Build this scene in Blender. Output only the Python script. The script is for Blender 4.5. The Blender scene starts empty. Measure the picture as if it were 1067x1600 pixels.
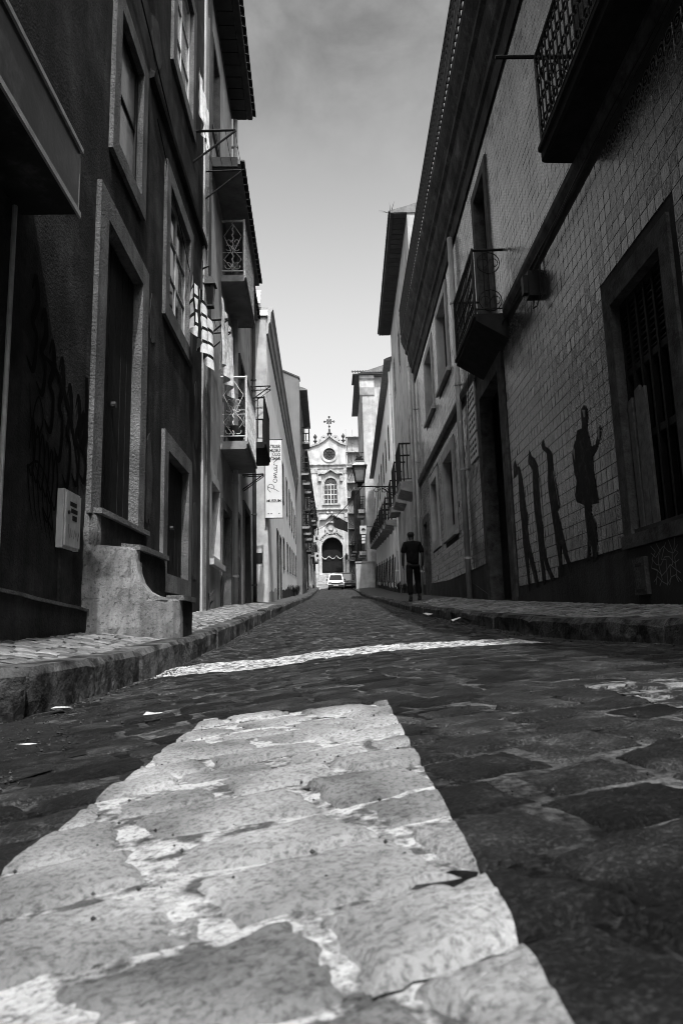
import bpy, bmesh, math, random
from mathutils import Vector, noise
random.seed(7)
C = bpy.context.scene.collection
sc = bpy.context.scene
# ------------------------------------------------------------------ camera, sky, sun, exposure
cam = bpy.data.cameras.new('camera'); cam.sensor_width = 36; cam.sensor_fit = 'AUTO'; cam.lens = 24.0
cam.clip_start = .02; cam.clip_end = 3000
cam.dof.use_dof = True; cam.dof.focus_distance = 4.0; cam.dof.aperture_fstop = 11.0
co = bpy.data.objects.new('camera', cam); C.objects.link(co); sc.camera = co
TILT, YAW, ROLL = .165, .0197, .0265
from mathutils import Matrix
co.matrix_world = (Matrix.Rotation(-YAW, 4, 'Z') @ Matrix.Rotation(math.pi/2 + TILT, 4, 'X') @ Matrix.Rotation(-ROLL, 4, 'Z'))
SUN_EL, SUN_AZ = math.radians(60), math.radians(11)        # sun high behind the camera, a little to the right
sun_dir = Vector((math.sin(SUN_AZ)*math.cos(SUN_EL), -math.cos(SUN_AZ)*math.cos(SUN_EL), math.sin(SUN_EL)))
w = bpy.data.worlds.new('World'); sc.world = w; w.use_nodes = True
nt = w.node_tree; N = nt.nodes; Lk = nt.links
bg = N['Background']; bg.inputs['Strength'].default_value = .10
sky = N.new('ShaderNodeTexSky'); sky.sky_type = 'NISHITA'; sky.sun_disc = False
sky.sun_elevation = SUN_EL; sky.sun_rotation = math.pi - SUN_AZ; sky.air_density = 1.0; sky.dust_density = 3.0
sep = N.new('ShaderNodeRGBToBW'); Lk.new(sky.outputs[0], sep.inputs[0])       # black-and-white film
tc = N.new('ShaderNodeTexCoord')
mp = N.new('ShaderNodeMapping'); mp.inputs['Scale'].default_value = (1, 1, 1.25); Lk.new(tc.outputs['Generated'], mp.inputs[0])
cn = N.new('ShaderNodeTexNoise'); cn.inputs['Scale'].default_value = 6.5; cn.inputs['Detail'].default_value = 7; cn.inputs['Roughness'].default_value = .58
cn.inputs['Distortion'].default_value = .2
Lk.new(mp.outputs[0], cn.inputs[0])
cr_ = N.new('ShaderNodeMapRange'); cr_.inputs[1].default_value = .38; cr_.inputs[2].default_value = .75; cr_.inputs[3].default_value = .5; cr_.inputs[4].default_value = 2.1
Lk.new(cn.outputs[0], cr_.inputs[0])
pw = N.new('ShaderNodeMath'); pw.operation = 'POWER'; pw.inputs[1].default_value = 1.6; Lk.new(sep.outputs[0], pw.inputs[0])
mu = N.new('ShaderNodeMath'); mu.operation = 'MULTIPLY'; Lk.new(pw.outputs[0], mu.inputs[0]); Lk.new(cr_.outputs[0], mu.inputs[1])
sxz = N.new('ShaderNodeSeparateXYZ'); Lk.new(tc.outputs['Generated'], sxz.inputs[0])
hz = N.new('ShaderNodeMapRange'); hz.interpolation_type = 'SMOOTHSTEP'                 # bright summer haze thickening all round towards the horizon
hz.inputs[1].default_value = .84; hz.inputs[2].default_value = .36; hz.inputs[3].default_value = 0; hz.inputs[4].default_value = 4.2
Lk.new(sxz.outputs[2], hz.inputs[0])
hf = N.new('ShaderNodeMapRange'); hf.inputs[1].default_value = 0; hf.inputs[2].default_value = 2.6; Lk.new(hz.outputs[0], hf.inputs[0])
mx = N.new('ShaderNodeMix'); Lk.new(hf.outputs[0], mx.inputs[0]); Lk.new(mu.outputs[0], mx.inputs[2]); Lk.new(pw.outputs[0], mx.inputs[3])   # the thin cloud drowns in the haze lower down
ad = N.new('ShaderNodeMath'); ad.operation = 'ADD'; Lk.new(mx.outputs[0], ad.inputs[0]); Lk.new(hz.outputs[0], ad.inputs[1])
mu = ad
cb = N.new('ShaderNodeCombineColor')
for k in range(3): Lk.new(mu.outputs[0], cb.inputs[k])
Lk.new(cb.outputs[0], bg.inputs[0])
sl = bpy.data.lights.new('sun', 'SUN'); sl.energy = 5.0; sl.angle = math.radians(.53); sl.color = (1, 1, 1)
so = bpy.data.objects.new('sun', sl); C.objects.link(so); so.rotation_euler = sun_dir.to_track_quat('Z', 'Y').to_euler(); so.location = (5, -20, 40)
sc.view_settings.view_transform = 'Standard'; sc.view_settings.look = 'None'; sc.view_settings.exposure = .15; sc.view_settings.gamma = 1
sc.view_settings.use_curve_mapping = False
try:
    sc.cycles.max_bounces = 6; sc.cycles.filter_width = 1.0; sc.cycles.use_denoising = True; sc.cycles.use_adaptive_sampling = False; sc.cycles.denoising_input_passes = 'RGB_ALBEDO_NORMAL'; sc.cycles.denoising_prefilter = 'ACCURATE'
except Exception: pass

# ------------------------------------------------------------------ materials (a black-and-white photograph: all greys)
def mat(name, v, var=.25, scale=3., rough=.9, bump=.3, bscale=45., spec=.3, rnd=0., metal=0., spots=None, bdist=.01, streak=None, spots2=None):
    m = bpy.data.materials.new(name); m.use_nodes = True
    n = m.node_tree.nodes; l = m.node_tree.links; p = n['Principled BSDF']
    p.inputs['Roughness'].default_value = rough; p.inputs['Metallic'].default_value = metal
    p.inputs['Specular IOR Level'].default_value = spec
    g = n.new('ShaderNodeNewGeometry')
    def nz(s, det=6, ro=.6, vec=None):
        t = n.new('ShaderNodeTexNoise'); t.inputs['Scale'].default_value = s; t.inputs['Detail'].default_value = det; t.inputs['Roughness'].default_value = ro
        l.new(vec or g.outputs['Position'], t.inputs[0]); return t.outputs[0]
    def mr(x, a, b, c, d):
        t = n.new('ShaderNodeMapRange'); t.inputs[1].default_value = a; t.inputs[2].default_value = b; t.inputs[3].default_value = c; t.inputs[4].default_value = d
        l.new(x, t.inputs[0]); return t.outputs[0]
    def ma(op, a, b):
        t = n.new('ShaderNodeMath'); t.operation = op
        for i, q in enumerate((a, b)):
            if isinstance(q, (int, float)): t.inputs[i].default_value = q
            else: l.new(q, t.inputs[i])
        return t.outputs[0]
    x = mr(nz(scale), .3, .7, v*(1-var), v*(1+var))
    if rnd:
        oi = n.new('ShaderNodeObjectInfo')
        r = ma('FRACT', ma('ADD', oi.outputs['Random'], g.outputs['Random Per Island']), 0)
        x = ma('MULTIPLY', x, mr(r, 0, 1, 1-rnd, 1+rnd))
    if streak:
        mpn = n.new('ShaderNodeMapping'); mpn.inputs['Scale'].default_value = (1, 1, .07); l.new(g.outputs['Position'], mpn.inputs[0])
        x = ma('MULTIPLY', x, mr(nz(streak[0], 6, .65, mpn.outputs[0]), .42, .68, 1, streak[1]))
    if spots:      # (scale, low, high, factor): worn or dirty patches
        x = ma('MULTIPLY', x, mr(nz(spots[0], 8, .7), spots[1], spots[2], 1, spots[3]))
    if spots2: x = ma('MULTIPLY', x, mr(nz(spots2[0], 6, .6), spots2[1], spots2[2], 1, spots2[3]))
    cc = n.new('ShaderNodeCombineColor')
    for k in range(3): l.new(x, cc.inputs[k])
    l.new(cc.outputs[0], p.inputs['Base Color'])
    if bump:
        b = n.new('ShaderNodeBump'); b.inputs['Strength'].default_value = bump; b.inputs['Distance'].default_value = bdist
        l.new(nz(bscale, 8, .62), b.inputs['Height']); l.new(b.outputs[0], p.inputs['Normal'])
    m['v'] = v
    return m
M = {}
M['sett'] = mat('basalt_setts', .0115, .5, 9, .55, 1., 200, .14, .6, spots=(9, .5, .72, 2.4), bdist=.01, spots2=(230, .49, .66, 3.4))
M['joint'] = mat('joint_sand', .012, .6, 14, .95, .8, 120, .05, spots=(3.4, .44, .6, 8), spots2=(70, .46, .6, .35))
M['road'] = mat('far_setts', .05, .4, 5, .8, .8, 9, .3)
M['paint'] = mat('worn_white_road_paint', .33, .4, 16, .85, .8, 220, .1, spots=(150, .47, .64, .4), bdist=.007, rnd=.22, spots2=(8, .42, .66, .3))
M['paint_thick'] = mat('thick_white_road_paint', .46, .2, 14, .85, 1., 85, .1, spots=(150, .5, .64, .3), bdist=.01, spots2=(26, .46, .58, .2))
M['asphalt'] = mat('gritty_patch', .018, .6, 30, .9, 1., 160, .1, spots=(60, .58, .7, 2.6))
M['kerb'] = mat('kerb_limestone', .075, .5, 8, .9, 1., 26, .1, .25, spots=(5, .44, .6, .2), bdist=.025)
M['calcada'] = mat('paving_limestone', .16, .4, 12, .8, .7, 70, .12, .45, spots=(3, .46, .66, .35))
M['calcada_base'] = mat('paving_sand', .05, .4, 9, .95, .6, 60, .2)
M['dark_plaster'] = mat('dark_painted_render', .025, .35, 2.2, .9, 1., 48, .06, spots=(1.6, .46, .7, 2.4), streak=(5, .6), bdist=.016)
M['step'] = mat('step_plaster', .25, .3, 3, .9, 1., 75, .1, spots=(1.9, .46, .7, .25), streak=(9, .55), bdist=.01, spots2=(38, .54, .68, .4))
M['granite'] = mat('granite_surround', .15, .4, 5, .88, 1., 42, .08, spots=(95, .5, .64, .35), bdist=.02, spots2=(2.5, .46, .66, .45), streak=(7, .65))
M['dark_granite'] = mat('weathered_stone_surround', .06, .5, 5, .85, .9, 40, .1, spots=(6, .5, .65, .5))
M['timber'] = mat('dark_timber', .01, .4, 8, .7, .4, 30, .12)
M['grey_timber'] = mat('weathered_timber', .09, .4, 12, .7, .4, 50, .3)
M['iron'] = mat('black_iron', .01, .3, 10, .55, .3, 60, .2)
M['white_iron'] = mat('pale_painted_iron', .5, .3, 20, .6, .3, 80, .3)
M['white_metal'] = mat('white_enamel', .45, .2, 9, .5, .1, 40, .2, spots=(9, .52, .7, .5), streak=(9, .7))
M['sash'] = mat('painted_sash', .28, .25, 12, .6, .2, 60, .3)
M['pane'] = mat('window_glass', .012, .3, 3, .07, .04, 4, .6)
M['curtained_pane'] = mat('curtained_glass', .22, .4, 3, .12, .04, 5, .5)
M['grey_plaster'] = mat('light_grey_render', .4, .25, 1.5, .92, .5, 30, .2, spots=(1.3, .5, .72, .6), streak=(4, .75))
M['mid_plaster'] = mat('mid_grey_render', .34, .25, 1.2, .92, .4, 25, .2, spots=(.9, .5, .72, .65), streak=(3, .75))
M['slate_plaster'] = mat('slate_grey_render', .13, .2, .6, .92, .3, 10, .08, streak=(1.2, .8))
M['dim_plaster'] = mat('old_dark_render', .045, .4, 1.5, .92, .7, 30, .08, streak=(3, .7))
M['white_plaster'] = mat('whitewashed_render', .84, .1, 1.2, .92, .35, 20, .2, spots=(.8, .55, .78, .72), streak=(4, .86))
M['church'] = mat('church_limestone', .43, .18, .9, .9, .6, 5, .1, spots=(.7, .48, .7, .6), streak=(1.8, .65), bdist=.04)
M['church_trim'] = mat('church_trim_stone', .34, .3, 2, .9, .5, 8, .1, spots=(1.6, .46, .66, .45))
M['roof_tile'] = mat('clay_roof_tiles', .05, .4, 4, .9, .5, 20, .1, .3)
M['soffit'] = mat('eave_soffit', .14, .3, 5, .9, .3, 20, .2)
M['soffit_board'] = mat('dark_eave_boards', .03, .3, 5, .8, .3, 20, .2, .2)
M['stone_cornice'] = mat('stained_cornice_stone', .03, .6, 2.2, .9, 1., 12, .08, spots=(2.6, .52, .66, 2.3), bdist=.03)
M['concrete'] = mat('balcony_slab', .2, .4, 4, .9, .5, 30, .2, spots=(2, .5, .7, .5))
M['slab_dark'] = mat('sooty_balcony_slab', .02, .4, 5, .9, .5, 30, .08)
M['sheet_metal'] = mat('smudged_dark_metal', .012, .5, 3, .3, .12, 14, .35, spots=(3, .5, .6, 3), streak=(5, 2.2))
M['graffiti'] = mat('black_spray_paint', .003, .2, 8, .8, .1, 40, .03)
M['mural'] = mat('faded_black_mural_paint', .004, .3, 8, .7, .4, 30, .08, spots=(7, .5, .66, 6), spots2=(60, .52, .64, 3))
M['graffiti_pale'] = mat('pale_spray_paint', .16, .3, 8, .7, .1, 40, .3)
M['cloth_white'] = mat('white_cloth', .8, .2, 18, .95, .4, 60, .1)
M['cloth_grey'] = mat('faded_cloth', .6, .35, 14, .95, .4, 60, .1)
M['cloth_black'] = mat('black_cloth', .012, .3, 9, .9, .3, 60, .15)
M['banner'] = mat('banner_vinyl', .55, .06, 3, .6, .1, 10, .3)
M['ink'] = mat('black_ink', .01, .1, 4, .7, 0, 10, .2)
M['shirt'] = mat('black_tshirt', .007, .3, 12, .9, .3, 60, .03)
M['trousers'] = mat('dark_trousers', .008, .3, 12, .9, .3, 60, .03)
M['skin'] = mat('skin', .016, .15, 20, .6, .1, 60, .3)
M['hair'] = mat('dark_hair', .008, .3, 60, .6, .5, 150, .3)
M['car_white'] = mat('white_car_paint', .6, .03, 2, .25, 0, 10, .5)
M['car_dark'] = mat('dark_car_paint', .03, .1, 2, .25, 0, 10, .5)
M['rubber'] = mat('rubber', .02, .2, 10, .8, 0, 10, .3)
M['lamp_glass'] = mat('frosted_lantern_glass', .13, .15, 4, .15, 0, 10, .5)
M['wrap'] = mat('scaffold_netting', .16, .3, .8, .9, .5, 5, .2, streak=(1, .6))
M['leaf'] = mat('weed_leaves', .03, .4, 30, .8, 0, 10, .3, .3)
M['litter'] = mat('paper_litter', .4, .2, 30, .8, .2, 60, .2)
M['plaque'] = mat('enamel_plaque', .42, .2, 8, .35, .1, 40, .4, spots=(7, .52, .66, .5))
def tile_mat(nm, base, depth, rough):
    m = bpy.data.materials.new(nm); m.use_nodes = True
    n = m.node_tree.nodes; l = m.node_tree.links; p = n['Principled BSDF']
    uv = n.new('ShaderNodeUVMap')
    g = n.new('ShaderNodeNewGeometry')
    def ma(op, a, b=0., c=0.):
        t = n.new('ShaderNodeMath'); t.operation = op
        for i, q in enumerate((a, b, c)):
            if isinstance(q, (int, float)): t.inputs[i].default_value = q
            else: l.new(q, t.inputs[i])
        return t.outputs[0]
    sx = n.new('ShaderNodeSeparateXYZ'); l.new(uv.outputs[0], sx.inputs[0])
    ax = ma('ABSOLUTE', ma('SUBTRACT', sx.outputs[0], .5)); ay = ma('ABSOLUTE', ma('SUBTRACT', sx.outputs[1], .5))
    r = ma('SQRT', ma('ADD', ma('MULTIPLY', ax, ax), ma('MULTIPLY', ay, ay)))
    ring = ma('LESS_THAN', ma('ABSOLUTE', ma('SUBTRACT', r, .3)), .075)
    dot = ma('LESS_THAN', r, .1)
    cx = ma('SUBTRACT', .5, ax); cy = ma('SUBTRACT', .5, ay)
    corner = ma('LESS_THAN', ma('ABSOLUTE', ma('SUBTRACT', ma('SQRT', ma('ADD', ma('MULTIPLY', cx, cx), ma('MULTIPLY', cy, cy))), .17)), .05)
    leaf = ma('LESS_THAN', ma('MULTIPLY', cx, cy), .012)
    pat = ma('MAXIMUM', ma('MAXIMUM', ring, dot), ma('MAXIMUM', corner, ma('MULTIPLY', leaf, .5)))
    t = n.new('ShaderNodeTexNoise'); t.inputs['Scale'].default_value = 1.3; t.inputs['Detail'].default_value = 8; l.new(g.outputs['Position'], t.inputs[0])
    d = n.new('ShaderNodeMapRange'); d.inputs[1].default_value = .35; d.inputs[2].default_value = .68; d.inputs[3].default_value = .3; d.inputs[4].default_value = 1.15; l.new(t.outputs[0], d.inputs[0])
    v = ma('MULTIPLY', ma('SUBTRACT', base, ma('MULTIPLY', pat, depth)), d.outputs[0])
    oi = n.new('ShaderNodeObjectInfo')
    rr = ma('FRACT', ma('ADD', oi.outputs['Random'], g.outputs['Random Per Island']))
    v = ma('MULTIPLY', v, ma('ADD', .86, ma('MULTIPLY', rr, .28)))
    cc = n.new('ShaderNodeCombineColor')
    for k in range(3): l.new(v, cc.inputs[k])
    l.new(cc.outputs[0], p.inputs['Base Color'])
    p.inputs['Roughness'].default_value = rough; p.inputs['Specular IOR Level'].default_value = .5
    t2 = n.new('ShaderNodeTexNoise'); t2.inputs['Scale'].default_value = 14; t2.inputs['Detail'].default_value = 4; l.new(g.outputs['Position'], t2.inputs[0])
    b = n.new('ShaderNodeBump'); b.inputs['Strength'].default_value = .35; b.inputs['Distance'].default_value = .01; l.new(t2.outputs[0], b.inputs['Height']); l.new(b.outputs[0], p.inputs['Normal'])
    return m
M['tile'] = tile_mat('glazed_ringed_tiles', .135, .13, .25)
M['tile_upper'] = tile_mat('glazed_pale_tiles', .4, .2, .24)

# ------------------------------------------------------------------ builders
WL = {}                                   # world location of every object's origin (nothing is rotated unless stated)
class Frame:                              # a facade: s runs along it, n out of it, z up
    def __init__(f, x, y, th, side):
        f.x, f.y, f.side = x, y, side
        f.u = (math.sin(th), math.cos(th)); f.o = (math.cos(th), -math.sin(th)) if side < 0 else (-math.cos(th), math.sin(th))
    def W(f, s, n, z): return (f.x + s*f.u[0] + n*f.o[0], f.y + s*f.u[1] + n*f.o[1], z)
def catmull(P, k=5):
    out = []; n = len(P)
    for i in range(n-1):
        a, b_, c, d = P[max(i-1, 0)], P[i], P[i+1], P[min(i+2, n-1)]
        for j in range(k):
            t = j/k
            out.append(tuple(.5*(2*b_[q] + (c[q]-a[q])*t + (2*a[q]-5*b_[q]+4*c[q]-d[q])*t*t + (3*b_[q]-a[q]-3*c[q]+d[q])*t**3) for q in range(len(b_))))
    return out + [tuple(P[-1])]
class Front(Frame):                       # a facade facing the camera: s runs to the right
    def __init__(f, x, y): f.x, f.y, f.side, f.u, f.o = x, y, 0, (1, 0), (0, -1)
class Flat(Frame):                        # plain world axes: s = x, n = y
    def __init__(f, x=0, y=0): f.x, f.y, f.side, f.u, f.o = x, y, 0, (1, 0), (0, 1)
WORLD = Flat()
class MB:
    def __init__(b): b.v = []; b.f = []; b.mi = []; b.uv = []
    def poly(b, pts, mi=0):
        k = len(b.v); b.v += [tuple(p) for p in pts]; b.f.append(tuple(range(k, k+len(pts)))); b.mi.append(mi); return b
    def box(b, F, s0, s1, n0, n1, z0, z1, mi=0):
        k = len(b.v)
        b.v += [F.W(s, n, z) for z in (z0, z1) for n in (n0, n1) for s in (s0, s1)]
        for q in ((0, 1, 3, 2), (4, 6, 7, 5), (0, 4, 5, 1), (2, 3, 7, 6), (0, 2, 6, 4), (1, 5, 7, 3)):
            b.f.append(tuple(k+i for i in q)); b.mi.append(mi)
        return b
    def prism(b, F, prof, s0, s1, mi=0):  # profile in (n, z) swept along s
        k = len(b.v); m = len(prof)
        b.v += [F.W(s, n, z) for s in (s0, s1) for n, z in prof]
        for i in range(m): b.f.append((k+i, k+(i+1) % m, k+m+(i+1) % m, k+m+i)); b.mi.append(mi)
        b.f.append(tuple(range(k, k+m))); b.f.append(tuple(range(k+2*m-1, k+m-1, -1))); b.mi += [mi, mi]
        return b
    def slabpoly(b, F, pts, n0, n1, mi=0):  # outline in (s, z) with a thickness along n
        k = len(b.v); m = len(pts)
        b.v += [F.W(s, n, z) for n in (n0, n1) for s, z in pts]
        for i in range(m): b.f.append((k+i, k+(i+1) % m, k+m+(i+1) % m, k+m+i)); b.mi.append(mi)
        b.f.append(tuple(range(k, k+m))); b.f.append(tuple(range(k+2*m-1, k+m-1, -1))); b.mi += [mi, mi]
        return b
    def tube(b, pts, r, seg=6, mi=0):
        P = [Vector(p) for p in pts]; rings = []
        for i, p in enumerate(P):
            t = (P[min(i+1, len(P)-1)] - P[max(i-1, 0)]).normalized()
            a = t.cross(Vector((0, 0, 1))) if abs(t.z) < .9 else t.cross(Vector((1, 0, 0)))
            a.normalize(); c = t.cross(a); k = len(b.v)
            rr = r[i] if isinstance(r, (list, tuple)) else r
            b.v += [tuple(p + a*(rr*math.cos(2*math.pi*j/seg)) + c*(rr*math.sin(2*math.pi*j/seg))) for j in range(seg)]; rings.append(k)
        for k0, k1 in zip(rings, rings[1:]):
            for j in range(seg): b.f.append((k0+j, k0+(j+1) % seg, k1+(j+1) % seg, k1+j)); b.mi.append(mi)
        b.f.append(tuple(rings[0]+j for j in range(seg))[::-1]); b.f.append(tuple(rings[-1]+j for j in range(seg))); b.mi += [mi, mi]
        return b
    def lathe(b, c, prof, seg=12, mi=0):   # profile (r, z)
        k = len(b.v); m = len(prof)
        for r, z in prof: b.v += [(c[0]+r*math.cos(2*math.pi*j/seg), c[1]+r*math.sin(2*math.pi*j/seg), c[2]+z) for j in range(seg)]
        for i in range(m-1):
            for j in range(seg):
                b.f.append((k+i*seg+j, k+i*seg+(j+1) % seg, k+(i+1)*seg+(j+1) % seg, k+(i+1)*seg+j)); b.mi.append(mi)
        b.f.append(tuple(k+j for j in range(seg))[::-1]); b.f.append(tuple(k+(m-1)*seg+j for j in range(seg))); b.mi += [mi, mi]
        return b
    def ribbon(b, F, pts, wd, n, mi=0):    # a flat painted stroke of width wd on a facade
        P = [Vector(p) for p in pts]
        L = []; R = []
        for i, p in enumerate(P):
            t = (P[min(i+1, len(P)-1)] - P[max(i-1, 0)]).normalized(); q = Vector((-t.y, t.x))
            ww = (wd[i] if isinstance(wd, (list, tuple)) else wd)/2
            L.append(p+q*ww); R.append(p-q*ww)
        for i in range(len(P)-1):
            b.poly([F.W(q.x, n, q.y) for q in (L[i], L[i+1], R[i+1], R[i])], mi)
        return b
def mesh_of(name, b, mats, loc, smooth=False, fix=True):
    me = bpy.data.meshes.new(name)
    me.from_pydata([(v[0]-loc[0], v[1]-loc[1], v[2]-loc[2]) for v in b.v], [], b.f)
    for m in (mats if isinstance(mats, (list, tuple)) else [mats]): me.materials.append(m)
    if any(b.mi): me.polygons.foreach_set('material_index', b.mi)
    if fix:
        bm = bmesh.new(); bm.from_mesh(me); bmesh.ops.recalc_face_normals(bm, faces=bm.faces); bm.to_mesh(me); bm.free()
    if smooth: me.polygons.foreach_set('use_smooth', [True]*len(me.polygons))
    me.update(); return me
def place(o, loc, parent=None):
    WL[o] = Vector(loc); C.objects.link(o) if o.name not in C.objects else None
    if parent is not None: o.parent = parent; o.location = WL[o] - WL[parent]
    else: o.location = loc
    return o
def add(name, b, m, parent=None, smooth=False, kind=None, label=None, cat=None, group=None, loc=None, fix=True):
    if loc is None:
        xs, ys, zs = zip(*b.v); loc = ((min(xs)+max(xs))/2, (min(ys)+max(ys))/2, min(zs))
    if isinstance(m, str): m = M[m]
    elif isinstance(m, (list, tuple)): m = [M[q] if isinstance(q, str) else q for q in m]
    o = bpy.data.objects.new(name, mesh_of(name, b, m, loc, smooth, fix)); place(o, loc, parent)
    if kind: o['kind'] = kind
    if label: o['label'] = label
    if cat: o['category'] = cat
    if group: o['group'] = group
    return o
def copy_at(o, loc, parent=None):
    c = o.copy(); C.objects.link(c); WL[c] = Vector(loc); c.parent = parent
    c.location = WL[c] - (WL[parent] if parent else Vector((0, 0, 0))); return c
def thing(name, label, cat, loc, group=None):
    o = bpy.data.objects.new(name, None); place(o, loc); o['label'] = label; o['category'] = cat; o.empty_display_size = .2
    if group: o['group'] = group
    return o

# ------------------------------------------------------------------ ground profile (the street climbs away from the camera)
def herm(T):
    xs = [p[0] for p in T]; ys = [p[1] for p in T]; n = len(T)
    ms = [0]*n
    for i in range(n):
        a = max(i-1, 0); c = min(i+1, n-1); ms[i] = (ys[c]-ys[a])/(xs[c]-xs[a])
    def f(d):
        if d <= xs[0]: return ys[0]
        if d >= xs[-1]: return ys[-1] + ms[-1]*(d-xs[-1])
        i = 0
        while d > xs[i+1]: i += 1
        h = xs[i+1]-xs[i]; t = (d-xs[i])/h
        return (ys[i]*(1+2*t)*(1-t)**2 + h*ms[i]*t*(1-t)**2 + ys[i+1]*t*t*(3-2*t) + h*ms[i+1]*t*t*(t-1))
    return f
zL = herm([(-20, -.36), (-6, -.33), (0, -.31), (2.7, -.30), (4.46, -.28), (7.35, -.155), (10.5, .027), (18.4, .46), (39.5, 1.6), (62, 3.1), (86, 4.6)])
zR = herm([(-20, -.2), (-6, -.14), (0, -.13), (3.34, -.13), (5.36, -.125), (10, .05), (12.2, .14), (21.8, .66), (39.5, 1.62), (62, 3.1), (86, 4.6)])
XL, XR = -1.13, 1.70
def xr_(d): return XR + max(0, d-20)*.013
def zr(x, d):
    t = (x-XL)/(xr_(d)-XL); t = min(max(t, -.35), 1.15)
    z = zL(d)*(1-t) + zR(d)*t + .05*(1-(2*t-1)**2)
    if 2 < d < 9: z -= .028*math.exp(-((x+.45)/.4)**2)*math.exp(-((d-4.6)/1.6)**2)
    return z
def kL(d): return zL(d) + .175
def kR(d): return zR(d) + (.12 if d < 4 else .14)
def pvL(x, d): return kL(d) + .10*min(1, max(0, (XL-.17-x)/.5))*(1 if d < 14 else .6)
def pvR(x, d): return kR(d) + .10*min(1, max(0, (x-xr_(d)-.17)/1.0))
xLw = lambda d: -1.75-.011*d
xRw = lambda d: 2.8+.023*(d-6)

# far terrain, then the road base
b = MB(); n = 40
for i in range(41):
    pass
tb = MB()
ds = [-60, -30, -20, -6, 0, 10, 20, 40, 62, 86, 140]
for (xa, xb) in ((-60, -1.6), (-1.6, 2.4), (2.4, 60)):
    for d0, d1 in zip(ds, ds[1:]):
        tb.poly([(xa, d0, min(zL(d0), zR(d0))-.5), (xb, d0, min(zL(d0), zR(d0))-.5), (xb, d1, min(zL(d1), zR(d1))-.5), (xa, d1, min(zL(d1), zR(d1))-.5)])
add('ground', tb, 'calcada_base', kind='structure')
JD = .0095
def grid(xf0, xf1, d0, d1, nx, nd, zf):
    g = MB(); P = [[None]*(nx+1) for _ in range(nd+1)]
    for i in range(nd+1):
        d = d0+(d1-d0)*i/nd
        for j in range(nx+1):
            x = xf0(d)+(xf1(d)-xf0(d))*j/nx
            P[i][j] = len(g.v); g.v.append((x, d, zf(x, d)))
    for i in range(nd):
        for j in range(nx): g.f.append((P[i][j], P[i][j+1], P[i+1][j+1], P[i+1][j])); g.mi.append(0)
    return g
def joinz(x, d): return zr(x, d) - JD + .006*noise.noise((x*9, d*9, 3.1))
rb = grid(lambda d: -1.95 if d < 2.6 else -1.2, lambda d: xr_(d)+.06, -20, -.4, 16, 30, joinz)
near = grid(lambda d: -1.95 if d < 2.6 else -1.2, lambda d: XR+.06, -.4, 6, 60, 128, joinz)
mid = grid(lambda d: -1.2, lambda d: xr_(d)+.06, 6, 30, 18, 96, joinz)
far = grid(lambda d: -1.2, lambda d: xr_(d)+.06, 30, 96, 10, 80, lambda x, d: zr(x, d)-.02)
for q in (near, mid, far):
    k = len(rb.v); rb.v += q.v; rb.f += [tuple(i+k for i in f) for f in q.f]; rb.mi += q.mi
road = add('road', rb, 'joint', kind='structure', loc=(0, 0, 0), smooth=True, fix=False)

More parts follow.
